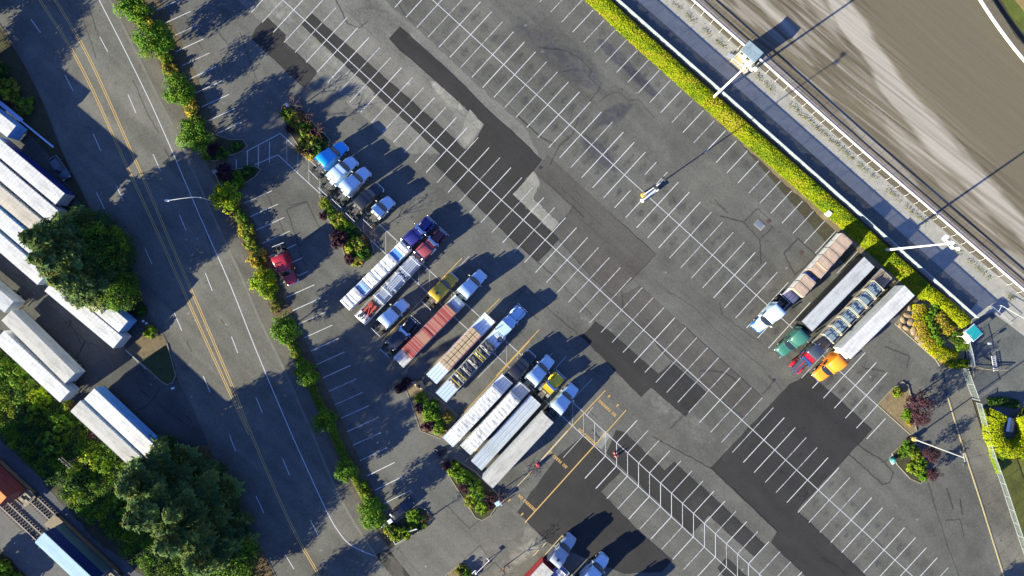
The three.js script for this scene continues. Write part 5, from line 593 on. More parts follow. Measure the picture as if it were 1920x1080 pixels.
bed([[372, 240], [398, 250], [430, 262], [456, 262], [464, 274], [455, 283], [430, 292], [404, 302], [388, 300]], vergeM);
bed([[402, 322], [440, 318], [478, 312], [490, 318], [478, 332], [450, 350], [430, 358], [412, 345]], vergeM);
const P2 = [ // x, y, radius, height, kind, label
  [540, 214, 1.5, 1.3, 'olive', 'olive shrub at the tip of the upper bed'], [552, 228, 1.7, 1.5, 'gold', 'golden shrub in the upper half of the upper bed'], [562, 222, 1.5, 1.4, 'rust', 'rusty shrub near the tip of the upper bed'], [571, 240, 1.7, 1.6, 'olive', 'olive shrub in the middle of the upper bed'], [580, 262, 2.0, 1.7, 'gold', 'big golden shrub at the wide end of the upper bed'], [596, 272, 1.9, 1.5, 'dark', 'dark green shrub beside the bright blue tractor'], [592, 250, 1.3, 2.0, 'plum', 'purple shrub on the lot side of the upper bed'], [577, 282, 1.4, 1.4, 'plum', 'purple shrub at the wide end of the upper bed'], [568, 278, 1.4, 1.2, 'yellow', 'yellow shrub at the kerb of the upper bed'], [584, 292, 1.5, 1.2, 'yellow', 'yellow shrub behind the bright blue tractor'], [546, 242, 0.9, 1.4, 'plum', 'small purple shrub at the street side of the upper bed'],
  [611, 382, 1.3, 1.1, 'gold', 'golden shrub at the tip of the second bed'], [620, 398, 1.4, 1.2, 'olive', 'olive shrub near the tip of the second bed'], [633, 410, 1.7, 1.4, 'gold', 'golden shrub behind the black tractor of the second bed'], [643, 424, 1.6, 1.3, 'lime', 'lime shrub in the middle of the second bed'], [658, 432, 1.6, 1.2, 'dark', 'dark green shrub on the truck side of the second bed'], [637, 450, 1.9, 2.2, 'plum', 'big purple shrub in the middle of the second bed'], [660, 462, 1.8, 1.7, 'gold', 'golden shrub in the lower half of the second bed'], [679, 458, 1.7, 1.7, 'rust', 'rusty shrub at the lower end of the second bed'], [680, 474, 1.8, 1.2, 'dark', 'dark shrub at the lower corner of the second bed'], [657, 486, 1.2, 1.4, 'plum', 'purple shrub at the lower kerb of the second bed'], [672, 489, 1.3, 0.9, 'yellow', 'yellow shrub at the lower kerb of the second bed'], [608, 405, 0.9, 1.4, 'plum', 'small purple shrub overhanging the lane at the second bed'],
  [752, 725, 1.3, 1.8, 'plum', 'thin purple shrub at the bare tip of the third bed'], [764, 716, 1.1, 1.6, 'plum', 'purple shrub beside the pink log'], [790, 745, 1.3, 1.2, 'lime', 'lime shrub beside the dry patch of the third bed'], [800, 765, 1.6, 1.4, 'green', 'bright green shrub in the third bed'], [815, 762, 1.5, 1.3, 'dark', 'dark shrub on the truck side of the third bed'], [812, 778, 1.8, 1.6, 'green', 'wide green shrub in the middle of the third bed'], [788, 764, 1.2, 1.4, 'plum', 'purple shrub at the street kerb of the third bed'], [802, 795, 1.5, 1.6, 'plum', 'purple shrub at the lower end of the third bed'], [826, 800, 1.7, 1.5, 'olive', 'olive shrub at the lower end of the third bed'], [838, 782, 1.5, 1.3, 'rust', 'rusty shrub on the truck side of the third bed'],
  [853, 878, 1.7, 1.5, 'lime', 'lime shrub at the tip of the fourth bed'], [868, 892, 1.8, 1.5, 'green', 'green shrub near the tip of the fourth bed'], [885, 905, 1.6, 1.4, 'dark', 'dark shrub on the trailer side of the fourth bed'], [868, 912, 1.3, 1.5, 'plum', 'purple shrub in the middle of the fourth bed'], [896, 925, 1.7, 1.3, 'green', 'green shrub in the middle of the fourth bed'], [884, 938, 1.5, 1.1, 'gold', 'golden shrub at the street kerb of the fourth bed'], [905, 950, 1.6, 1.2, 'lime', 'lime shrub at the lower end of the fourth bed'], [920, 938, 1.5, 1.2, 'plum', 'purple shrub at the gate end of the fourth bed'], [838, 870, 1.1, 1.6, 'plum', 'purple shrub beside the stacked tyres'],
  [740, 1004, 1.1, 1.2, 'gold', 'small golden bush nearest the white sign board'], [746, 998, 1.4, 1.6, 'lime', 'clipped lime bush in the corner bed'], [761, 998, 1.4, 1.7, 'lime', 'second clipped lime bush in the corner bed'], [731, 992, 1.3, 1.4, 'gold', 'golden bush at the street end of the corner bed'], [776, 967, 1.6, 1.0, 'green', 'flat green bush beside the black car'], [791, 980, 1.5, 0.7, 'dark', 'dark low bush at the rounded corner of the corner bed'], [774, 988, 1.2, 1.1, 'rust', 'rusty bush in the middle of the corner bed'],
  [866, 1068, 1.4, 1.2, 'rust', 'rusty shrub in the bottom bed'], [874, 1078, 1.5, 1.2, 'green', 'green shrub in the bottom bed'],
  [1681, 735, 1.2, 0.9, 'gold', 'dry golden shrub at the top of the right bed'], [1699, 776, 1.3, 1.1, 'green', 'green shrub at the lower end of the right bed'], [1702, 792, 0.8, 0.7, 'yellow', 'small yellow shrub at the tip of the right bed'],
  [1700, 838, 1.5, 1.0, 'green', 'green shrub beside the lamp pole at the lower right bed'], [1690, 848, 1.2, 0.9, 'green', 'green shrub near the teal bin'], [1713, 850, 1.3, 1.1, 'gold', 'golden shrub in the lower right bed'], [1722, 868, 1.6, 1.2, 'lime', 'lime shrub in the lower right bed'], [1710, 876, 1.4, 1.0, 'lime', 'lime shrub at the kerb of the lower right bed'], [1727, 890, 1.4, 0.9, 'green', 'green shrub at the tip of the lower right bed'],
];
for (const [x, y, r, h, k, l] of P2) shrub(l, x, y, r, h, k);
for (const [x, y, k, l] of [[560, 203, 1.0, 'thin bare tree at the tip of the upper bed'], [580, 222, 1.05, 'thin bare tree on the lot side of the upper bed'], [604, 250, 1.0, 'thin bare tree at the wide end of the upper bed'], [700, 440, 1.0, 'thin bare tree at the second bed'], [809, 968, 0.85, 'thin bare tree at the rounded corner bed'], [936, 922, 1.0, 'thin bare tree at the gate end of the fourth bed'], [946, 1062, 1.0, 'thin bare tree right of the bottom bed']]) tree('bare_tree', l, x, y, bareTree, k, k, undefined, MAT.bark);
for (const [x, y, k, l] of [[1702, 752, 1.4, 'large purple plum tree in the right bed'], [1712, 780, 0.9, 'small purple plum tree in the right bed'], [1734, 848, 0.85, 'purple plum tree by the lamp pole'], [1740, 885, 0.7, 'purple plum tree at the tip of the lower right bed']]) tree('plum_tree', l, x, y, plumTree, k, k * 1.1, undefined, MAT.bark);
// big green bed with clipped forms at the right
{ const L = (t, pts, hw, h, cols) => hedge(t, pts, hw, h, 330, 0.26, cols, round, limeCore);
  L('lime ground hedge along the rock edge of the clipped garden', [[1722, 570], [1722, 600], [1734, 636], [1762, 662], [1790, 672]], 1.5, 0.8, [LIME, [0.33, 0.32, 0.003], YEL]);
  L('lime ridge hedge along the fence of the clipped garden', [[1738, 548], [1770, 572], [1808, 606]], 1.4, 1.3, [LIME, [0.3, 0.33, 0.004]]);
  L('golden middle planting of the clipped garden', [[1756, 584], [1764, 606], [1782, 622]], 1.6, 0.9, [[0.22, 0.2, 0.012], YEL, OLIVE]);
  L('dark green hedge in front of the teal kiosk', [[1786, 646], [1800, 630], [1806, 655]], 1.6, 1.3, [GR, DARK, MIDG]);
  L('green lower hedge of the clipped garden', [[1770, 674], [1788, 682], [1803, 682]], 1.0, 0.8, [GR, DARK, LIME]);
  const wd = ['topmost', 'second', 'third', 'fourth', 'fifth', 'lowest']; [[1754, 572], [1745, 586], [1738, 598], [1744, 612], [1748, 626], [1758, 640]].forEach(([x, y], i) => shrub(wd[i] + ' ball-clipped bush of the clipped garden', x, y, 1.0, 1.2, 'green', undefined, 'clipped_bush'));
  for (const [x, y, s] of [[1692, 600, 0.5], [1700, 590, 0.6], [1706, 604, 0.55], [1712, 586, 0.45], [1698, 614, 0.5], [1712, 620, 0.6], [1720, 632, 0.5], [1728, 642, 0.55], [1715, 577, 0.5], [1704, 578, 0.4], [1738, 650, 0.5], [1687, 610, 0.45]]) { const o = tag(part(scene, numbered('garden_boulder'), G('bould', () => { const g = new THREE.IcosahedronGeometry(1, 2), p = g.attributes.position; for (let i = 0; i < p.count; i++) { const k = 0.8 + 0.4 * fbm(p.getX(i) * 1.5 + 4, p.getZ(i) * 1.5 + p.getY(i), 2); p.setXYZ(i, p.getX(i) * k, p.getY(i) * k * 0.55, p.getZ(i) * k); } g.computeVertexNormals(); return g; }), mat(lin(0.42, 0.3, 0.2), 0.95, { map: soilT })), 'tan boulder at the rocky edge of the clipped garden', 'rock', 'garden boulders'); o.position.copy(at(x, y)).setY(0.25); o.scale.set(s * 1.4, s, s); o.rotation.y = rnd() * 6; }
  // topiary ring round the seat
  const ring = []; for (let k = 0; k <= 16; k++) { const a = -1.0 + k / 16 * 5.0; ring.push([1888 + Math.cos(a) * 33, 803 + Math.sin(a) * 38]); }
  hedge('lime topiary ring round the picnic seat', ring, 1.75, 2.3, 420, 0.28, [[0.22, 0.29, 0.004], LIME, [0.26, 0.3, 0.004]], (u) => Math.pow(round(u), 0.7), limeCore, 'topiary_ring');
  hedge('large lime topiary block below the picnic seat', [[1898, 842], [1916, 836], [1935, 828], [1960, 815]], 2.1, 2.3, 460, 0.28, [[0.22, 0.29, 0.004], LIME], (u) => Math.pow(round(u), 0.7), limeCore, 'topiary_block');
  hedge('narrow climbing hedge on the right-hand fence', [[1840, 765], [1848, 800], [1856, 835], [1862, 860], [1872, 885]], 0.6, 0.9, 240, 0.24, [LIME, MIDG], round, limeCore);
  hedge('green shrub strip behind the topiary ring', [[1848, 754], [1880, 752], [1905, 758]], 0.9, 0.9, 240, 0.24, [GR, DARK], round, coreM);
  shrub('small lime bush at the garden corner of the fence', 1806, 680, 1.0, 1.2, 'lime'); shrub('green bush between ring and lawn', 1874, 850, 1.2, 1.1, 'green');
}
// ---- trees across the street
const fir = (label, x, y, k, kh) => { const v = firs[tv++ % 3], t = thing('fir_tree', label, 'tree', at(x, y), rnd() * 6.28); part(t, 'trunk', v.trunk, MAT.bark); part(t, 'crown', v.crown, leafM); t.scale.set(k, kh, k); };
fir('dark fir leaning over the upper yard trailers', 168, 458, 1.12, 1.15); fir('fir at the foot of the upper fir group', 188, 492, 1.15, 1.22); fir('lower fir above the middle yard trailers', 205, 528, 1.05, 1.08); fir('slim fir behind the upper fir group', 210, 476, 0.9, 0.95);
tree('broadleaf_tree', 'dark green broadleaf tree at the street edge of the upper fir group', 236, 462, bigBroad, 0.9, 1.15, undefined, MAT.bark); tree('broadleaf_tree', 'bright green broadleaf tree below the upper fir group', 255, 548, bigBroad, 0.75, 0.8, undefined, MAT.bark);
shrub('round dark bush near the yard driveway', 268, 582, 1.2, 1.4, 'dark'); shrub('round lime bush on the mulch bed of the yard driveway', 284, 622, 1.45, 1.6, 'lime', undefined, 'round_bush');
fir('upper fir of the lower group, beside the grey trailer', 322, 872, 1.12, 1.15); fir('tallest fir of the lower group', 352, 912, 1.25, 1.32); fir('lower fir overhanging the bank', 392, 962, 1.2, 1.22); fir('fir behind the lower group at the street', 398, 915, 1.1, 1.12); fir('small fir at the edge of the gravel track', 372, 990, 0.85, 0.7); fir('fir between the lower group and the bottom edge', 425, 1000, 1.1, 1.05);
tree('broadleaf_tree', 'bright green broadleaf tree at the lower end of the fir group', 458, 1030, bigBroad, 0.85, 0.75, undefined, MAT.bark); tree('broadleaf_tree', 'broadleaf tree touching the bottom edge beside the street', 440, 1075, bigBroad, 0.8, 0.7, undefined, MAT.bark);
shrub('yellow bush beside the street, upper left', 22, 172, 2.6, 2.2, 'gold'); shrub('grey-green bush below the yellow one, upper left', 52, 200, 2.0, 1.8, 'olive'); shrub('dark bush at the left edge above the yellow one', 4, 140, 2.0, 1.6, 'dark'); shrub('rusty shrub at the left edge near the chassis', 6, 128, 1.2, 1.0, 'rust');
// trees just outside the frame whose shadows fall across the street and the lot
[[-35, 135, 0.85, 'uppermost'], [-28, 98, 0.75, 'second'], [-22, 172, 0.7, 'third'], [-30, 216, 0.62, 'lowest'], [-60, 50, 0.85, 'corner']].forEach(([x, y, k, l]) => tree('broadleaf_tree', l + ' broadleaf tree beyond the left edge above the yard', x, y, bigBroad, k, k * 1.0, undefined, MAT.bark));
tree('broadleaf_tree', 'broadleaf tree below the frame beside the street', 540, 1140, bigBroad, 0.8, 0.8, undefined, MAT.bark);
tree('broadleaf_tree', 'tree beyond the lower right corner by the pavement', 1815, 1150, streetTree, 1.0, 1.1);
// overgrown bank between yard and railway
{ const poly = [[-60, 600], [0, 652], [60, 700], [110, 752], [150, 775], [200, 830], [245, 872], [330, 900], [420, 990], [470, 1060], [500, 1120], [330, 1130], [270, 1072], [200, 1005], [120, 930], [60, 872], [0, 818], [-60, 770]];
  const inside = (x, y) => { let c = false; for (let i = 0, j = poly.length - 1; i < poly.length; j = i++) { const [a, b] = poly[i], [d, e] = poly[j]; if ((b > y) !== (e > y) && x < (d - a) * (y - b) / (e - b) + a) c = !c; } return c; };
  const L = new Leaves(); let n = 0; while (n < 1500) { const x = rr(-60, 500), y = rr(600, 1130); if (!inside(x, y)) continue; n++; const lim = fbm(x / 30 + 3, y / 30, 3), c = lim > 0.7 ? [0.2, 0.26, 0.008] : lim > 0.57 ? MIDG : lim > 0.45 ? GR : lim > 0.38 ? DARK : MIDG, p = at(x, y), r = rr(0.5, 1.2), hh = rr(0.4, 1.3) * (0.6 + lim), tone = vary(c, 0.25); for (let k = 0; k < 46; k++) { const a = rnd() * 6.28, q = Math.sqrt(rnd()) * r, yy = hh * (1 - (q / r) ** 2 * 0.7) * rr(0.6, 1.05); L.add(p.x + Math.cos(a) * q, Math.max(0.08, yy), p.z + Math.sin(a) * q, rr(0.18, 0.36), vary(tone, 0.25), Math.cos(a) * q / r * 0.7, 0.8, Math.sin(a) * q / r * 0.7, 0.7); } }
  const m = part(scene, 'bank_undergrowth', L.geo(), leafM); m.userData.kind = 'stuff'; tag(m, 'overgrown brambles on the bank between trailer yard and railway', 'undergrowth');
  part(struct('bank'), 'soil', sheet(ragged(poly, 4, 12), 0.03, 'm'), mat(lin(0.05, 0.06, 0.02), 1, { map: metreT(soilT, 4) }));
  for (const [x, y, r, h, k, l] of [[40, 700, 2.2, 2.4, 'green', 'leafy bush on the bank near the left edge'], [12, 690, 2.0, 2.2, 'green', 'leafy bush on the bank at the left edge'], [80, 745, 2.3, 2.0, 'bright', 'lime bush on the bank beside the lower yard trailers'], [120, 790, 2.0, 2.2, 'green', 'leafy bush in the middle of the bank'], [60, 770, 2.6, 2.6, 'dark', 'dark bush on the shaded bank'], [100, 830, 2.6, 2.6, 'dark', 'dark bush lower on the shaded bank'], [170, 850, 2.1, 1.4, 'bright', 'lime bush under the utility pole'], [196, 876, 2.3, 1.5, 'bright', 'bright green bush below the grey trailer'], [130, 762, 1.6, 1.2, 'rust', 'rusty bush at the tail of the lower yard trailers'], [176, 812, 1.2, 1.0, 'pink', 'pinkish bush beside the grey trailer'], [150, 900, 2.4, 2.4, 'dark', 'dark bush near the gravel track'], [230, 950, 2.4, 2.2, 'dark', 'dark bush at the foot of the firs'], [0, 1060, 3.0, 3.0, 'green', 'green bush left of the train at the left edge'], [25, 1085, 3.0, 3.0, 'green', 'green bush left of the train at the bottom edge']]) shrub(l, x, y, r, h, k);
  part(struct('railside_verge'), 'grass', sheet(ragged([[-60, 1000], [0, 1028], [60, 1090], [100, 1140], [-60, 1140]], 6, 8), 0.03, 'm'), vergeM);
  part(struct('street_verge'), 'dry_grass', sheet(ragged([[395, 832], [410, 880], [460, 974], [490, 1030], [514, 1080], [560, 1180], [480, 1180], [440, 1000], [330, 880], [312, 850]], 2, 8), 0.02, 'm'), mat(lin(0.2, 0.13, 0.06), 1, { map: metreT(soilT, 3) }));
}
// ------------------------------------------------------------------ fences, poles, huts and small things
// screen fence between lot and race track
{ const t = thing('screen_fence', 'long pale screen fence along the race track', 'fence'); const fab = new THREE.MeshStandardMaterial({ color: lin(0.3, 0.34, 0.36), roughness: 1, transparent: true, opacity: 0.56, side: THREE.DoubleSide }); const pts = smoothLine(fenceA, 8), P = pts.map((p) => at(...p)); let acc = 0; const bays = []; const total = P.slice(1).reduce((s, p, i) => s + p.distanceTo(P[i]), 0), n = Math.round(total / 3.0); const c = new THREE.CatmullRomCurve3(P, false, 'centripetal'), Q = c.getSpacedPoints(n);
  for (let k = 0; k < Q.length; k++) { part(t, 'post', G('fpost', () => mg([CY(0.045, 0.045, 1.85, 0, 0.925, 0, 'y', 8), new THREE.SphereGeometry(0.06, 8, 6).translate(0, 1.87, 0)])), MAT.galv).position.copy(Q[k]); if (!k) continue; const a = Q[k - 1], b = Q[k], l = a.distanceTo(b), turn = Math.atan2(-(b.z - a.z), b.x - a.x), mid = a.clone().add(b).multiplyScalar(0.5); const rl = part(t, 'top_rail', unitBox(), mat00()); rl.position.copy(mid).setY(1.78); rl.scale.set(l, 0.09, 0.13); rl.rotation.y = turn; const f = part(t, 'screen_panel', unitBox(), fab); f.position.copy(mid).setY(0.93); f.scale.set(l - 0.06, 1.6, 0.012); f.rotation.y = turn; }
  function mat00() { return G('fencerail', () => mat(lin(0.33, 0.4, 0.43), 0.5)); } }
function unitBox() { return G('ubox', () => new THREE.BoxGeometry(1, 1, 1)); }
function box(parent, name, m, a, b, w, h, y) { const l = a.distanceTo(b), me = part(parent, name, unitBox(), m); me.position.set((a.x + b.x) / 2, y, (a.z + b.z) / 2); me.scale.set(l, h, w); me.rotation.y = Math.atan2(-(b.z - a.z), b.x - a.x); return me; }
// race rails: white tube on leaning posts
function raceRail(label, pts, h, name, step = 2.3, r = 0.05, lean = [-0.55, 0.6], second = true, hw = 0.08) { const t = thing(name, label, 'railing'), c = new THREE.CatmullRomCurve3(pts.map((p) => at(p[0], p[1], h).setY(0)), false, 'centripetal'), n = Math.round(c.getLength() / step), Q = c.getSpacedPoints(n); const wm = MAT.whitePlain;
  for (let k = 0; k < Q.length; k++) { const p = Q[k]; part(t, 'post', G('rpost' + name, () => mg([bar(V(lean[0], 0, lean[1]), V(lean[0] * 0.8, h * 0.75, lean[1] * 0.8), 0.03), bar(V(lean[0] * 0.8, h * 0.75, lean[1] * 0.8), V(0, h, 0), 0.028)])), wm).position.copy(p); if (k) { box(t, 'rail', wm, Q[k - 1], p, hw, 0.11, h); if (second) { box(t, 'lower_rail', wm, Q[k - 1], p, 0.05, 0.09, h * 0.55); box(t, 'back_wire', MAT.steel, Q[k - 1].clone().add(V(lean[0], 0, lean[1])), p.clone().add(V(lean[0], 0, lean[1])), 0.03, 0.03, h * 0.5); } } } return t; }
raceRail('white outer rail of the race track on bent posts', [[1080, -200], [1190, -100], [1301, 0], [1440, 123], [1602, 268], [1760, 404], [1917, 540], [2080, 680]], 1.1, 'race_rail');
raceRail('thick white inner rail of the race track', [[1735, -200], [1790, -80], [1838, 0], [1880, 62], [1925, 118], [2000, 190], [2100, 270]], 1.0, 'inner_race_rail', 2.4, 0.09, [0.4, -0.5], false, 0.55);
part(struct('track_kerb'), 'concrete', ribbon(smoothLine([[1085, -200], [1305, 10], [1440, 131], [1602, 276], [1760, 411], [1917, 548], [2080, 690]].map(([x, y]) => [x + 4, y - 7])), 9, 0.03, 'm'), mat(lin(0.3, 0.26, 0.26), 0.9, { map: metreT(grit, 4) }));
{ const L = new Leaves(); for (let i = 0; i < 2600; i++) { const t = rnd(), x = 1270 + 640 * t + rr(-3, 3), y = -8 + 558 * t + rr(-3, 3) + 8, p = at(x - 9, y + 5), m = fbm(x / 14, 2, 2); if (m < 0.45) continue; L.add(p.x + rr(-0.3, 0.3), rr(0.06, 0.22), p.z + rr(-0.3, 0.3), rr(0.12, 0.25), vary(OLIVE, 0.4), 0, 1, 0, 0.8); } const w = part(scene, 'track_weeds', L.geo(), leafM); w.userData.kind = 'stuff'; tag(w, 'straggling weeds along the outer race rail', 'weeds'); }
// judges' booth
{ const dirA = Math.atan2(-0.66, 0.75), c = at(1409, 98, 3.0).setY(0), t = thing('track_booth', 'small booth with flat pale blue roof beside the track', 'booth', c, dirA);
  part(t, 'roof', RB(3.4, 0.16, 2.5, 0, 3.05, -0.1, 0.05), mat(lin(0.3, 0.4, 0.45), 0.5, { map: dirtT })); part(t, 'wall', mg([B(3.0, 1.9, 0.08, 0, 2.0, -1.0), B(0.08, 1.9, 2.0, 1.5, 2.0, 0), B(0.08, 1.9, 2.0, -1.5, 2.0, 0), B(3.0, 0.9, 0.08, 0, 1.5, 1.0)]), mat(lin(0.6, 0.5, 0.36), 0.8)); part(t, 'window', B(2.7, 0.8, 0.04, 0, 2.4, 1.0), MAT.glass); part(t, 'platform', RB(3.5, 0.16, 3.4, 0, 0.98, 0.9, 0.03), mat(lin(0.62, 0.5, 0.32), 0.8, { map: grit }));
  for (const [x, z] of [[-1.6, -1], [1.6, -1], [-1.6, 2.3], [1.6, 2.3]]) part(t, 'leg', G('boothleg', () => B(0.14, 0.95, 0.14, 0, 0.475, 0)), MAT.wood).position.set(x, 0, z); part(t, 'handrail', mg([B(3.4, 0.06, 0.06, 0, 1.95, 2.5), B(0.06, 0.06, 1.4, -1.7, 1.95, 1.8), B(0.06, 0.9, 0.06, -1.7, 1.5, 2.5), B(0.06, 0.9, 0.06, 0, 1.5, 2.5), B(0.06, 0.9, 0.06, 1.7, 1.5, 2.5)]), MAT.whitePlain); part(t, 'stair', mg([0, 1, 2, 3].map((k) => B(0.28, 0.05, 0.9, -1.95 - k * 0.28, 0.8 - k * 0.2, 1.8))), MAT.galv); for (const [x, z, s] of [[0.2, 1.9, 0.3], [0.8, 1.7, 0.35], [1.2, 2.1, 0.25]]) part(t, 'equipment_box', RB(s, s, s * 0.8, x, 1.06 + s / 2, z), MAT.whitePlain); }
// tall floodlight poles on the bank
function flood(label, base, h, turn, heads = 6) { const t = thing('floodlight_pole', label, 'light pole', at(...base), turn); part(t, 'pole', mg([CY(0.24, 0.11, h, 0, h / 2, 0, 'y', 14), CY(0.4, 0.4, 0.3, 0, 0.15, 0, 'y', 12)]), MAT.whitePlain); part(t, 'crossarm', mg([B(0.12, 0.12, 3.2, 0, h - 0.3, 0), B(0.12, 0.12, 2.2, 0, h - 1.2, 0)]), MAT.galv); for (let k = 0; k < heads; k++) { const z = (k % 3 - 1) * 1.3, m = part(t, 'lamp_head', G('floodh', () => mg([CY(0.34, 0.2, 0.4, 0, 0, 0, 'x', 12), B(0.1, 0.3, 0.08, -0.1, 0.1, 0)])), MAT.whitePlain); m.position.set(0.25, k < 3 ? h - 0.1 : h - 1.0, k < 3 ? z : z * 0.7); m.rotation.z = -0.5; } return t; }
flood('tall white floodlight pole on the bank next to the booth', [1336, 184], 19, 0.7); flood('tall white floodlight pole on the bank above the right truck block', [1656, 469], 19, 0.75);
// car park lamp poles with twin box lamps
function lotLamp(label, base, turn) { const h = 14, t = thing('car_park_lamp', label, 'lamp post', at(...base), turn); part(t, 'pole', mg([CY(0.13, 0.08, h, 0, h / 2, 0, 'y', 10)]), MAT.galv); part(t, 'base', mg([CY(0.5, 0.42, 0.9, 0, 0.45, 0, 'y', 16)]), mat(lin(0.5, 0.36, 0.1), 0.8, { map: grit })); part(t, 'arm', B(0.08, 0.08, 1.6, 0, h - 0.1, 0), MAT.galv); for (const s of [-1, 1]) part(t, 'lamp_head', G('lothead', () => mg([RB(0.75, 0.2, 0.5, 0, 0, 0, 0.05)])), MAT.steel).position.set(0, h - 0.12, s * 1.0); }
lotLamp('lamp post with yellow foot in the middle of the car park', [1206, 366], -0.72); lotLamp('lamp post with yellow foot between the two right beds', [1711, 822], 0.2);
{ const t = thing('concrete_barrier', 'white concrete barrier lying beside the middle lamp post', 'barrier', at(1217, 366), Math.atan2(0.62, 0.785)); part(t, 'body', (() => { const sh = new THREE.Shape([[-0.3, 0], [0.3, 0], [0.3, 0.1], [0.16, 0.3], [0.1, 0.8], [-0.1, 0.8], [-0.16, 0.3], [-0.3, 0.1]].map((p) => new THREE.Vector2(...p))); return new THREE.ExtrudeGeometry(sh, { depth: 3.3, bevelEnabled: true, bevelSize: 0.02, bevelThickness: 0.02, bevelSegments: 1 }).translate(0, 0, -1.65).rotateY(Math.PI / 2); })(), MAT.whitePlain); part(t, 'end_block', mg([RB(0.3, 0.82, 0.75, 1.72, 0.41, 0, 0.05), RB(0.3, 0.82, 0.75, -1.72, 0.41, 0, 0.05)]), MAT.whitePlain); }
// street lamp over the entrance
{ const t = thing('street_lamp', 'grey street lamp with long curved arm over the street', 'street lamp', at(416, 382), Math.PI + 0.02); part(t, 'pole', CY(0.12, 0.08, 8.4, 0, 4.2, 0, 'y', 10), MAT.galv); part(t, 'arm', new THREE.TubeGeometry(new THREE.CatmullRomCurve3([V(0, 8.2, 0), V(0.8, 9.0, 0), V(2.6, 9.3, -0.2), V(5.0, 9.25, -0.5)]), 20, 0.06, 8), MAT.galv); part(t, 'lamp_head', loft([[5.75, 0.1, 9.16, 9.3, 0.05], [5.4, 0.2, 9.12, 9.36, 0.08], [4.9, 0.16, 9.16, 9.34, 0.06]], -0.5), MAT.whitePlain); }
{ const t = thing('yard_lamp', 'twin floodlight pole standing over the middle yard trailers', 'light pole', at(190, 553), 0); part(t, 'pole', CY(0.12, 0.07, 8.3, 0, 4.15, 0, 'y', 8), MAT.bark); part(t, 'arm', B(0.9, 0.05, 0.05, -0.4, 8.2, 0), MAT.steel); for (const [x, z] of [[-0.8, 0.5], [0, -0.5]]) part(t, 'lamp_head', RB(0.45, 0.25, 0.55, x, 8.3, z), MAT.black); }
{ const t = thing('utility_pole', 'wooden utility pole with two crossarms over the green bank', 'pole', at(153, 857), 0.85); part(t, 'pole', CY(0.16, 0.1, 4.9, 0, 2.45, 0, 'y', 8), MAT.bark); for (const y of [4.7, 4.0]) part(t, 'crossarm', B(0.1, 0.12, 2.8, 0.1, y, 0), MAT.barkGrey); for (const z of [-1.2, -0.5, 0.5, 1.2]) part(t, 'insulator', G('insul', () => CY(0.06, 0.04, 0.2, 0, 0, 0, 'y', 8)), MAT.whitePlain).position.set(0.1, 4.86, z); }
// barrier arm at the bottom entrance
{ const t = thing('barrier_arm', 'white barrier arm on a post at the bottom entrance', 'barrier', at(893, 1071), Math.atan2(0.7, 0.72)); part(t, 'post', mg([RB(0.35, 1.1, 0.35, 0, 0.55, 0), B(0.9, 0.12, 0.14, -0.1, 1.0, -0.5)]), MAT.whitePlain); part(t, 'arm', RB(3.4, 0.12, 0.12, 1.7, 1.0, 0, 0.03), mat(lin(0.72, 0.66, 0.66), 0.6)); part(t, 'end_plate', RB(0.12, 0.3, 0.75, 3.4, 1.0, -0.3, 0.03), MAT.whitePlain); part(t, 'rest', CY(0.05, 0.05, 0.95, 3.3, 0.475, 0, 'y', 8), MAT.steel); }
// traffic cones and barrel
for (const [x, y, w] of [[1152, 849, 'upper'], [1154, 855, 'lower'], [1158, 853, 'right']]) { const t = thing('traffic_cone', w + ' of the three orange cones at the hatched walkway', 'traffic cone', at(x, y), rnd() * 6, 'orange cones'); part(t, 'cone', mg([CY(0.2, 0.04, 0.85, 0, 0.46, 0, 'y', 14)]), mat(lin(0.6, 0.09, 0.03), 0.6)); part(t, 'foot', RB(0.45, 0.06, 0.45, 0, 0.03, 0, 0.02), mat(lin(0.4, 0.05, 0.02), 0.7)); part(t, 'band', CY(0.135, 0.1, 0.16, 0, 0.52, 0, 'y', 14), MAT.whitePlain); }
{ const t = thing('traffic_barrel', 'red barrel at the end of the pale yellow line', 'barrel', at(1008, 871)); part(t, 'drum', mg([CY(0.3, 0.26, 1.0, 0, 0.55, 0, 'y', 16), CY(0.42, 0.42, 0.1, 0, 0.05, 0, 'y', 16)]), mat(lin(0.5, 0.05, 0.06), 0.6)); part(t, 'band', CY(0.29, 0.28, 0.15, 0, 0.65, 0, 'y', 16), MAT.whitePlain); const u = thing('folded_barricade', 'folded dark barricade beside the red barrel', 'barricade', at(1000, 881), 0.8); part(u, 'legs', mg([bar(V(-0.8, 0, 0.25), V(-0.8, 1.0, 0), 0.04), bar(V(-0.8, 0, -0.25), V(-0.8, 1.0, 0), 0.04), bar(V(0.8, 0, 0.25), V(0.8, 1.0, 0), 0.04), bar(V(0.8, 0, -0.25), V(0.8, 1.0, 0), 0.04)]), MAT.steel); part(u, 'board', B(1.8, 0.22, 0.05, 0, 0.88, 0.03), mat(lin(0.3, 0.06, 0.05), 0.6)); }
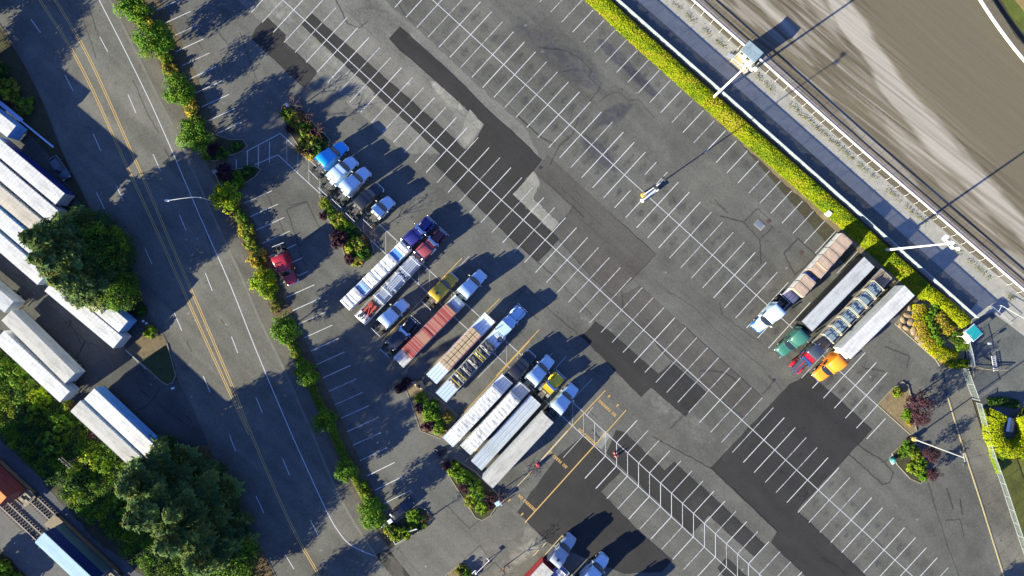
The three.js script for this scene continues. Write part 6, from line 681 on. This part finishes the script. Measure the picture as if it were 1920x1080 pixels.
// teal kiosk
{ const c = at(1827, 624, 2.8).setY(0), t = thing('ticket_kiosk', 'narrow white kiosk with teal slatted roof by the plaza fence', 'kiosk', c, 0.72); part(t, 'body', mg([B(1.1, 2.2, 0.9, 0, 1.1, 0)]), MAT.whitePlain); part(t, 'window', B(1.12, 0.7, 0.6, 0, 1.5, 0), MAT.glass); const tealM = mat(lin(0.01, 0.3, 0.33), 0.5); part(t, 'roof_deck', RB(2.3, 0.1, 2.4, 0, 2.6, 0, 0.03), MAT.whitePlain); for (let k = 0; k < 9; k++) for (const s of [-1, 1]) { const m = part(t, 'roof_slat', G('kslat', () => RB(0.19, 0.04, 1.12, 0, 0, 0, 0.01)), tealM); m.position.set(-0.92 + k * 0.23, 2.72, s * 0.56); m.rotation.x = s * 0.1; } part(t, 'awning', mg([RB(0.9, 0.06, 1.8, -1.5, 2.35, 0.1, 0.02), B(0.05, 2.3, 0.05, -1.9, 1.15, 0.9), B(0.05, 2.3, 0.05, -1.9, 1.15, -0.7)]), MAT.whitePlain); }
// chain-link fences on the right
function chain(label, pts, h = 1.5, step = 2.6, name = 'chain_link_fence') { const t = thing(name, label, 'fence'), mesh = G('chainM', () => { const n = 128, d = new Uint8Array(n * n * 4); for (let j = 0; j < n; j++) for (let i = 0; i < n; i++) { const a = Math.abs(((i + j) % 16) - 8), b = Math.abs(((i - j + n) % 16) - 8), v = a < 1.6 || b < 1.6 ? 255 : 0, o = (j * n + i) * 4; d[o] = d[o + 1] = d[o + 2] = v; d[o + 3] = 255; } const tx0 = new THREE.DataTexture(d, n, n); tx0.wrapS = tx0.wrapT = THREE.RepeatWrapping; tx0.repeat.set(9, 6); tx0.magFilter = THREE.LinearFilter; tx0.needsUpdate = true; return new THREE.MeshStandardMaterial({ color: lin(0.22, 0.26, 0.28), roughness: 0.6, metalness: 0.2, alphaMap: tx0, transparent: true, side: THREE.DoubleSide }); });
  const c = new THREE.CatmullRomCurve3(pts.map((p) => at(...p)), false, 'centripetal'), n = Math.max(1, Math.round(c.getLength() / step)), Q = c.getSpacedPoints(n); for (let k = 0; k < Q.length; k++) { part(t, 'post', G('chpost' + h, () => CY(0.04, 0.04, h + 0.1, 0, (h + 0.1) / 2, 0, 'y', 8)), MAT.galv).position.copy(Q[k]); if (!k) continue; box(t, 'top_rail', MAT.galv, Q[k - 1], Q[k], 0.06, 0.06, h); box(t, 'bottom_rail', MAT.galv, Q[k - 1], Q[k], 0.05, 0.05, 0.12); const m = part(t, 'mesh', G('chpl', () => new THREE.PlaneGeometry(1, 1)), mesh), a = Q[k - 1], b = Q[k]; m.position.set((a.x + b.x) / 2, h / 2 + 0.06, (a.z + b.z) / 2); m.scale.set(a.distanceTo(b), h - 0.12, 1); m.rotation.y = Math.atan2(-(b.z - a.z), b.x - a.x); } return t; }
chain('chain-link fence between clipped garden and plaza', [[1806, 640], [1812, 662], [1816, 686]], 1.8, 2.2); chain('chain-link fence along the upper side pavement', [[1802, 690], [1812, 718], [1823, 748]], 2.0, 2.8); chain('long chain-link fence beside the lawn', [[1830, 755], [1842, 800], [1850, 835], [1875, 905], [1898, 975], [1920, 1040], [1960, 1150]], 1.5, 2.6);
{ const g = thing('swing_gate', 'dark metal gate standing open on the plaza', 'gate', at(1842, 640), 0.6); part(g, 'frame', mg([bar(V(0, 0, 0), V(0, 1.6, 0), 0.04), bar(V(2.6, 0.15, 0), V(2.6, 1.6, 0), 0.035), bar(V(0, 1.55, 0), V(2.6, 1.55, 0), 0.035), bar(V(0, 0.2, 0), V(2.6, 0.2, 0), 0.035), ...[0.5, 1.0, 1.5, 2.0].map((x) => bar(V(x, 0.2, 0), V(x, 1.55, 0), 0.015))]), MAT.steel); 
  const l = thing('louvred_bench', 'white slatted bench in the middle of the plaza', 'bench', at(1861, 681), 1.75 + Math.PI / 2); part(l, 'frame', mg([B(0.06, 0.05, 2.9, -0.32, 0.47, 0), B(0.06, 0.05, 2.9, 0.32, 0.47, 0)]), MAT.whitePlain); for (let k = 0; k < 8; k++) part(l, 'slat', G('bslat', () => B(0.62, 0.04, 0.16)), MAT.galv).position.set(0, 0.5, -1.25 + k * 0.36); for (const z of [-1.2, 1.2]) part(l, 'leg', G('bleg', () => mg([B(0.05, 0.46, 0.05, 0.3, 0.23, 0), B(0.05, 0.46, 0.05, -0.3, 0.23, 0)])), MAT.steel).position.z = z; l.rotation.y = 0.15;
  const w = thing('curved_gate_beam', 'long curved tan gate beam beside the plaza fence', 'gate', at(1818, 684), 0); part(w, 'beam', new THREE.TubeGeometry(new THREE.CatmullRomCurve3([V(0, 1.0, -0.1), V(1.2, 0.85, 0.35), V(3.2, 0.75, 0.75), V(6.6, 0.7, 0.85)]), 24, 0.09, 8), MAT.kerbTan); part(w, 'lower_beam', new THREE.TubeGeometry(new THREE.CatmullRomCurve3([V(0, 0.35, 0.35), V(2, 0.4, 0.7), V(6.6, 0.5, 0.85)]), 20, 0.06, 8), MAT.wood); part(w, 'post', mg([CY(0.08, 0.08, 1.3, 0, 0.65, 0, 'y', 8), CY(0.06, 0.06, 0.75, 6.5, 0.375, 0.85, 'y', 8)]), MAT.galv);
  const s = thing('plaza_meter', 'small dark meter post on the plaza', 'post', at(1846, 643)); part(s, 'post', CY(0.05, 0.05, 1.2, 0, 0.6, 0, 'y', 8), MAT.steel); part(s, 'head', RB(0.5, 0.4, 0.35, 0, 1.3, 0), MAT.galv);
  const r = thing('queue_rail', 'grey tubular queue railing near the track', 'railing', at(1872, 590), -0.7); part(r, 'rails', mg([bar(V(-2.4, 1.0, 0), V(2.4, 1.0, 0), 0.03), bar(V(-2.4, 0.5, 0), V(2.4, 0.5, 0), 0.025), ...[-2.4, 0, 2.4].map((x) => bar(V(x, 0, 0), V(x, 1.0, 0), 0.03))]), MAT.galv);
  const r2 = thing('queue_rail', 'white tubular railing nearest the kiosk shadow', 'railing', at(1876, 572), 0.1); part(r2, 'rails', mg([bar(V(-0.6, 1.1, 0), V(4.4, 1.1, 3.6), 0.04), bar(V(-0.6, 0, 0), V(-0.6, 1.1, 0), 0.04), bar(V(4.4, 0, 3.6), V(4.4, 1.1, 3.6), 0.04), bar(V(-0.6, 1.1, 0), V(-1.2, 1.1, 1.0), 0.04), bar(V(-1.2, 0, 1.0), V(-1.2, 1.1, 1.0), 0.04)]), MAT.whitePlain); }
{ const t = thing('picnic_seat', 'wooden picnic seat inside the topiary ring', 'bench', at(1888, 795), -0.2); const wd = mat(lin(0.5, 0.32, 0.24), 0.7); for (const z of [-0.4, -0.13, 0.14, 0.41]) part(t, 'table_plank', G('pplank', () => RB(0.25, 0.05, 2.6, 0, 0.75, 0, 0.015)), z > 0 ? wd : MAT.whitePlain).position.x = z; for (const s of [-1, 1]) part(t, 'seat_plank', G('splank', () => RB(0.3, 0.05, 2.5, 0, 0.45, 0, 0.015)), wd).position.x = s * 0.85; for (const z of [-0.9, 0.9]) part(t, 'leg', G('pleg', () => mg([bar(V(-0.9, 0, 0), V(0.2, 0.72, 0), 0.05), bar(V(0.9, 0, 0), V(-0.2, 0.72, 0), 0.05), B(1.9, 0.06, 0.06, 0, 0.4, 0)])), MAT.barkGrey).position.z = z; const d = thing('stone_plinth', 'pale stone plinth at the opening of the topiary ring', 'plinth', at(1872, 836), 0.5); part(d, 'block', RB(1.0, 0.7, 0.8, 0, 0.35, 0, 0.05), MAT.whitePlain); part(d, 'cap', RB(1.15, 0.1, 0.95, 0, 0.75, 0, 0.03), MAT.concrete); }
// bins, boxes, signs
{ const t = thing('litter_bin', 'teal litter bin on a pale slab at the lower right bed', 'bin', at(1671, 861), 0.6); part(t, 'body', mg([CY(0.4, 0.45, 1.0, 0, 0.5, 0, 'y', 14)]), mat(lin(0.03, 0.2, 0.17), 0.5)); part(t, 'lid', CY(0.47, 0.2, 0.25, 0, 1.12, 0, 'y', 14), mat(lin(0.05, 0.26, 0.22), 0.4)); part(t, 'slab', RB(1.2, 0.1, 0.9, 0.2, 0.07, 0.5, 0.03), MAT.whitePlain); }
{ const t = thing('utility_cabinet', 'white cabinet on the mulch strip above the tan bundles', 'cabinet', at(1551, 401), -0.7); part(t, 'body', RB(0.9, 0.9, 0.8, 0, 0.45, 0, 0.04), MAT.whitePlain); part(t, 'door', RB(0.03, 0.75, 0.6, -0.46, 0.45, 0, 0.01), MAT.alu); const u = thing('white_marker_post', 'white marker stone at the tip of the upper bed', 'post', at(540, 199), 0.5); part(u, 'stone', RB(0.45, 0.9, 0.8, 0, 0.45, 0, 0.12), MAT.whitePlain); part(u, 'foot', RB(0.6, 0.12, 0.9, 0, 0.1, 0, 0.03), MAT.concrete);
  const v = thing('utility_vault', 'small concrete vault lid beside the purple entrance shrub', 'box', at(404, 322), 0.2); part(v, 'frame', RB(1.1, 0.16, 0.8, 0, 0.08, 0, 0.03), MAT.concrete); part(v, 'lid', RB(0.85, 0.04, 0.55, 0, 0.18, 0, 0.02), MAT.greyPlate); }
{ const t = thing('pink_log', 'pale pink log barrier at the tip of the third bed', 'log', at(778, 719), -0.62); part(t, 'log', mg([CY(0.16, 0.18, 1.1, -0.6, 0.3, 0, 'x', 10), CY(0.18, 0.16, 1.5, 0.8, 0.3, 0, 'x', 10)]), mat(lin(0.6, 0.42, 0.34), 0.9)); part(t, 'saddle', mg([B(0.15, 0.2, 0.4, -0.9, 0.12, 0), B(0.15, 0.2, 0.4, 1.1, 0.12, 0)]), MAT.bark); const d = thing('dark_dolly', 'dark wheeled dolly beside the pink log', 'dolly', at(789, 719), -0.7); part(d, 'frame', mg([RB(2.4, 0.3, 0.9, 0, 0.75, 0), bar(V(1.1, 0.7, 0), V(2.2, 0.5, 0), 0.06), B(0.2, 1.5, 0.3, -0.9, 1.2, 0)]), MAT.black); wheel(d, 0, 0.6, false); wheel(d, 0, -0.6, false);
  const tw = ['leftmost', 'middle', 'rear']; [[817, 845], [826, 851], [832, 844]].forEach(([x, y], i) => { const o = thing('stacked_tyre', tw[i] + ' loose truck tyre beside the fourth bed', 'tyre', at(x, y), rnd()); part(o, 'tyre', G('loosetyre', () => tyreGeo(0.32).clone().rotateX(Math.PI / 2).translate(0, 0.17, 0)), MAT.rubber); part(o, 'bead', G('bead', () => new THREE.TorusGeometry(0.31, 0.03, 6, 18).rotateX(Math.PI / 2).translate(0, 0.33, 0)), i ? MAT.black : MAT.alu); });
  const bl = thing('fallen_board', 'pale board lying in the fourth bed', 'board', at(896, 929), -0.85); part(bl, 'plank', RB(2.6, 0.12, 0.4, 0, 0.55, 0, 0.04), mat(lin(0.6, 0.54, 0.42), 0.8)); part(bl, 'rest', mg([B(0.2, 0.4, 0.4, -0.9, 0.3, 0), B(0.2, 0.4, 0.4, 0.9, 0.3, 0)]), MAT.bark);
  const bb = thing('gate_cabinet', 'pale blue control cabinet at the gate end of the fourth bed', 'cabinet', at(934, 940), 0.5); part(bb, 'body', RB(0.9, 1.2, 0.7, 0, 0.6, 0, 0.05), C.paleBlue); part(bb, 'roof', RB(1.0, 0.08, 0.85, 0, 1.24, 0, 0.03), C.iceblue); part(bb, 'post', B(0.15, 1.0, 0.15, 0.35, 0.5, 0.7), MAT.whitePlain);
  const nb = thing('blue_box', 'small blue box behind the black car', 'box', at(733, 974), 0.6); part(nb, 'body', RB(0.8, 1.0, 0.7, 0, 0.5, 0, 0.04), C.paleBlue); part(nb, 'lid', mg([RB(0.84, 0.06, 0.3, 0, 1.03, 0.2, 0.02), RB(0.84, 0.06, 0.3, 0, 1.03, -0.2, 0.02)]), MAT.whitePlain);
  for (const [x, y, w, h, a, l] of [[778, 996, 1.5, 1.2, 0.35, 'white square sign board at the entrance corner'], [733, 1000, 1.1, 0.9, 0.2, 'small white sign board facing the street corner'], [723, 986, 0.8, 0.6, 0.9, 'smallest white sign at the street end of the corner bed']]) { const s = thing('sign_board', l, 'sign', at(x, y), a); part(s, 'panel', RB(w, h, 0.1, 0, 0.35 + h / 2, 0, 0.02), MAT.whitePlain).rotation.x = -0.5; part(s, 'post', mg([B(0.1, 1.0, 0.1, -w / 2.4, 0.5, 0.1), B(0.1, 1.0, 0.1, w / 2.4, 0.5, 0.1)]), MAT.whitePlain); }
  const ra = thing('corner_railing', 'low white railing along the kerb of the corner bed', 'railing', at(743, 1018), 0.55); part(ra, 'rail', mg([B(3.0, 0.06, 0.06, 1.5, 0.75, 0), B(0.06, 0.75, 0.06, 0, 0.37, 0), B(0.06, 0.75, 0.06, 1.5, 0.37, 0), B(0.06, 0.75, 0.06, 3, 0.37, 0), B(0.06, 0.06, 0.8, 0, 0.75, -0.4)]), MAT.whitePlain); }
// yard odds and ends
{ const t = thing('guard_rail', 'tyre-marked kerb block row beside the yard driveway', 'barrier', at(236, 655), -0.74); part(t, 'blocks', mg([0, 1, 2].map((k) => RB(1.6, 0.3, 0.3, 0.9 + k * 1.8, 0.15, 0, 0.05))), MAT.concrete); 
  [[270, 602], [276, 606], [281, 611]].forEach(([x, y], i) => { const o = thing('pale_block', ['upper', 'middle', 'lower'][i] + ' small pale block near the round dark bush', 'block', at(x, y), 0.5); part(o, 'block', RB(0.35, 0.3, 0.3, 0, 0.15, 0, 0.03), MAT.concrete); part(o, 'cap', RB(0.4, 0.05, 0.34, 0, 0.32, 0, 0.02), MAT.whitePlain); });
  const w = thing('paper_scrap', 'flat white board lying at the yard exit', 'board', at(324, 728), 0.3); part(w, 'sheet', RB(0.65, 0.03, 0.3, 0, 0.03, 0, 0.01), MAT.whitePlain); part(w, 'edge', RB(0.67, 0.02, 0.32, 0, 0.025, 0, 0.005), MAT.alu); }

renderer.render(scene, camera);
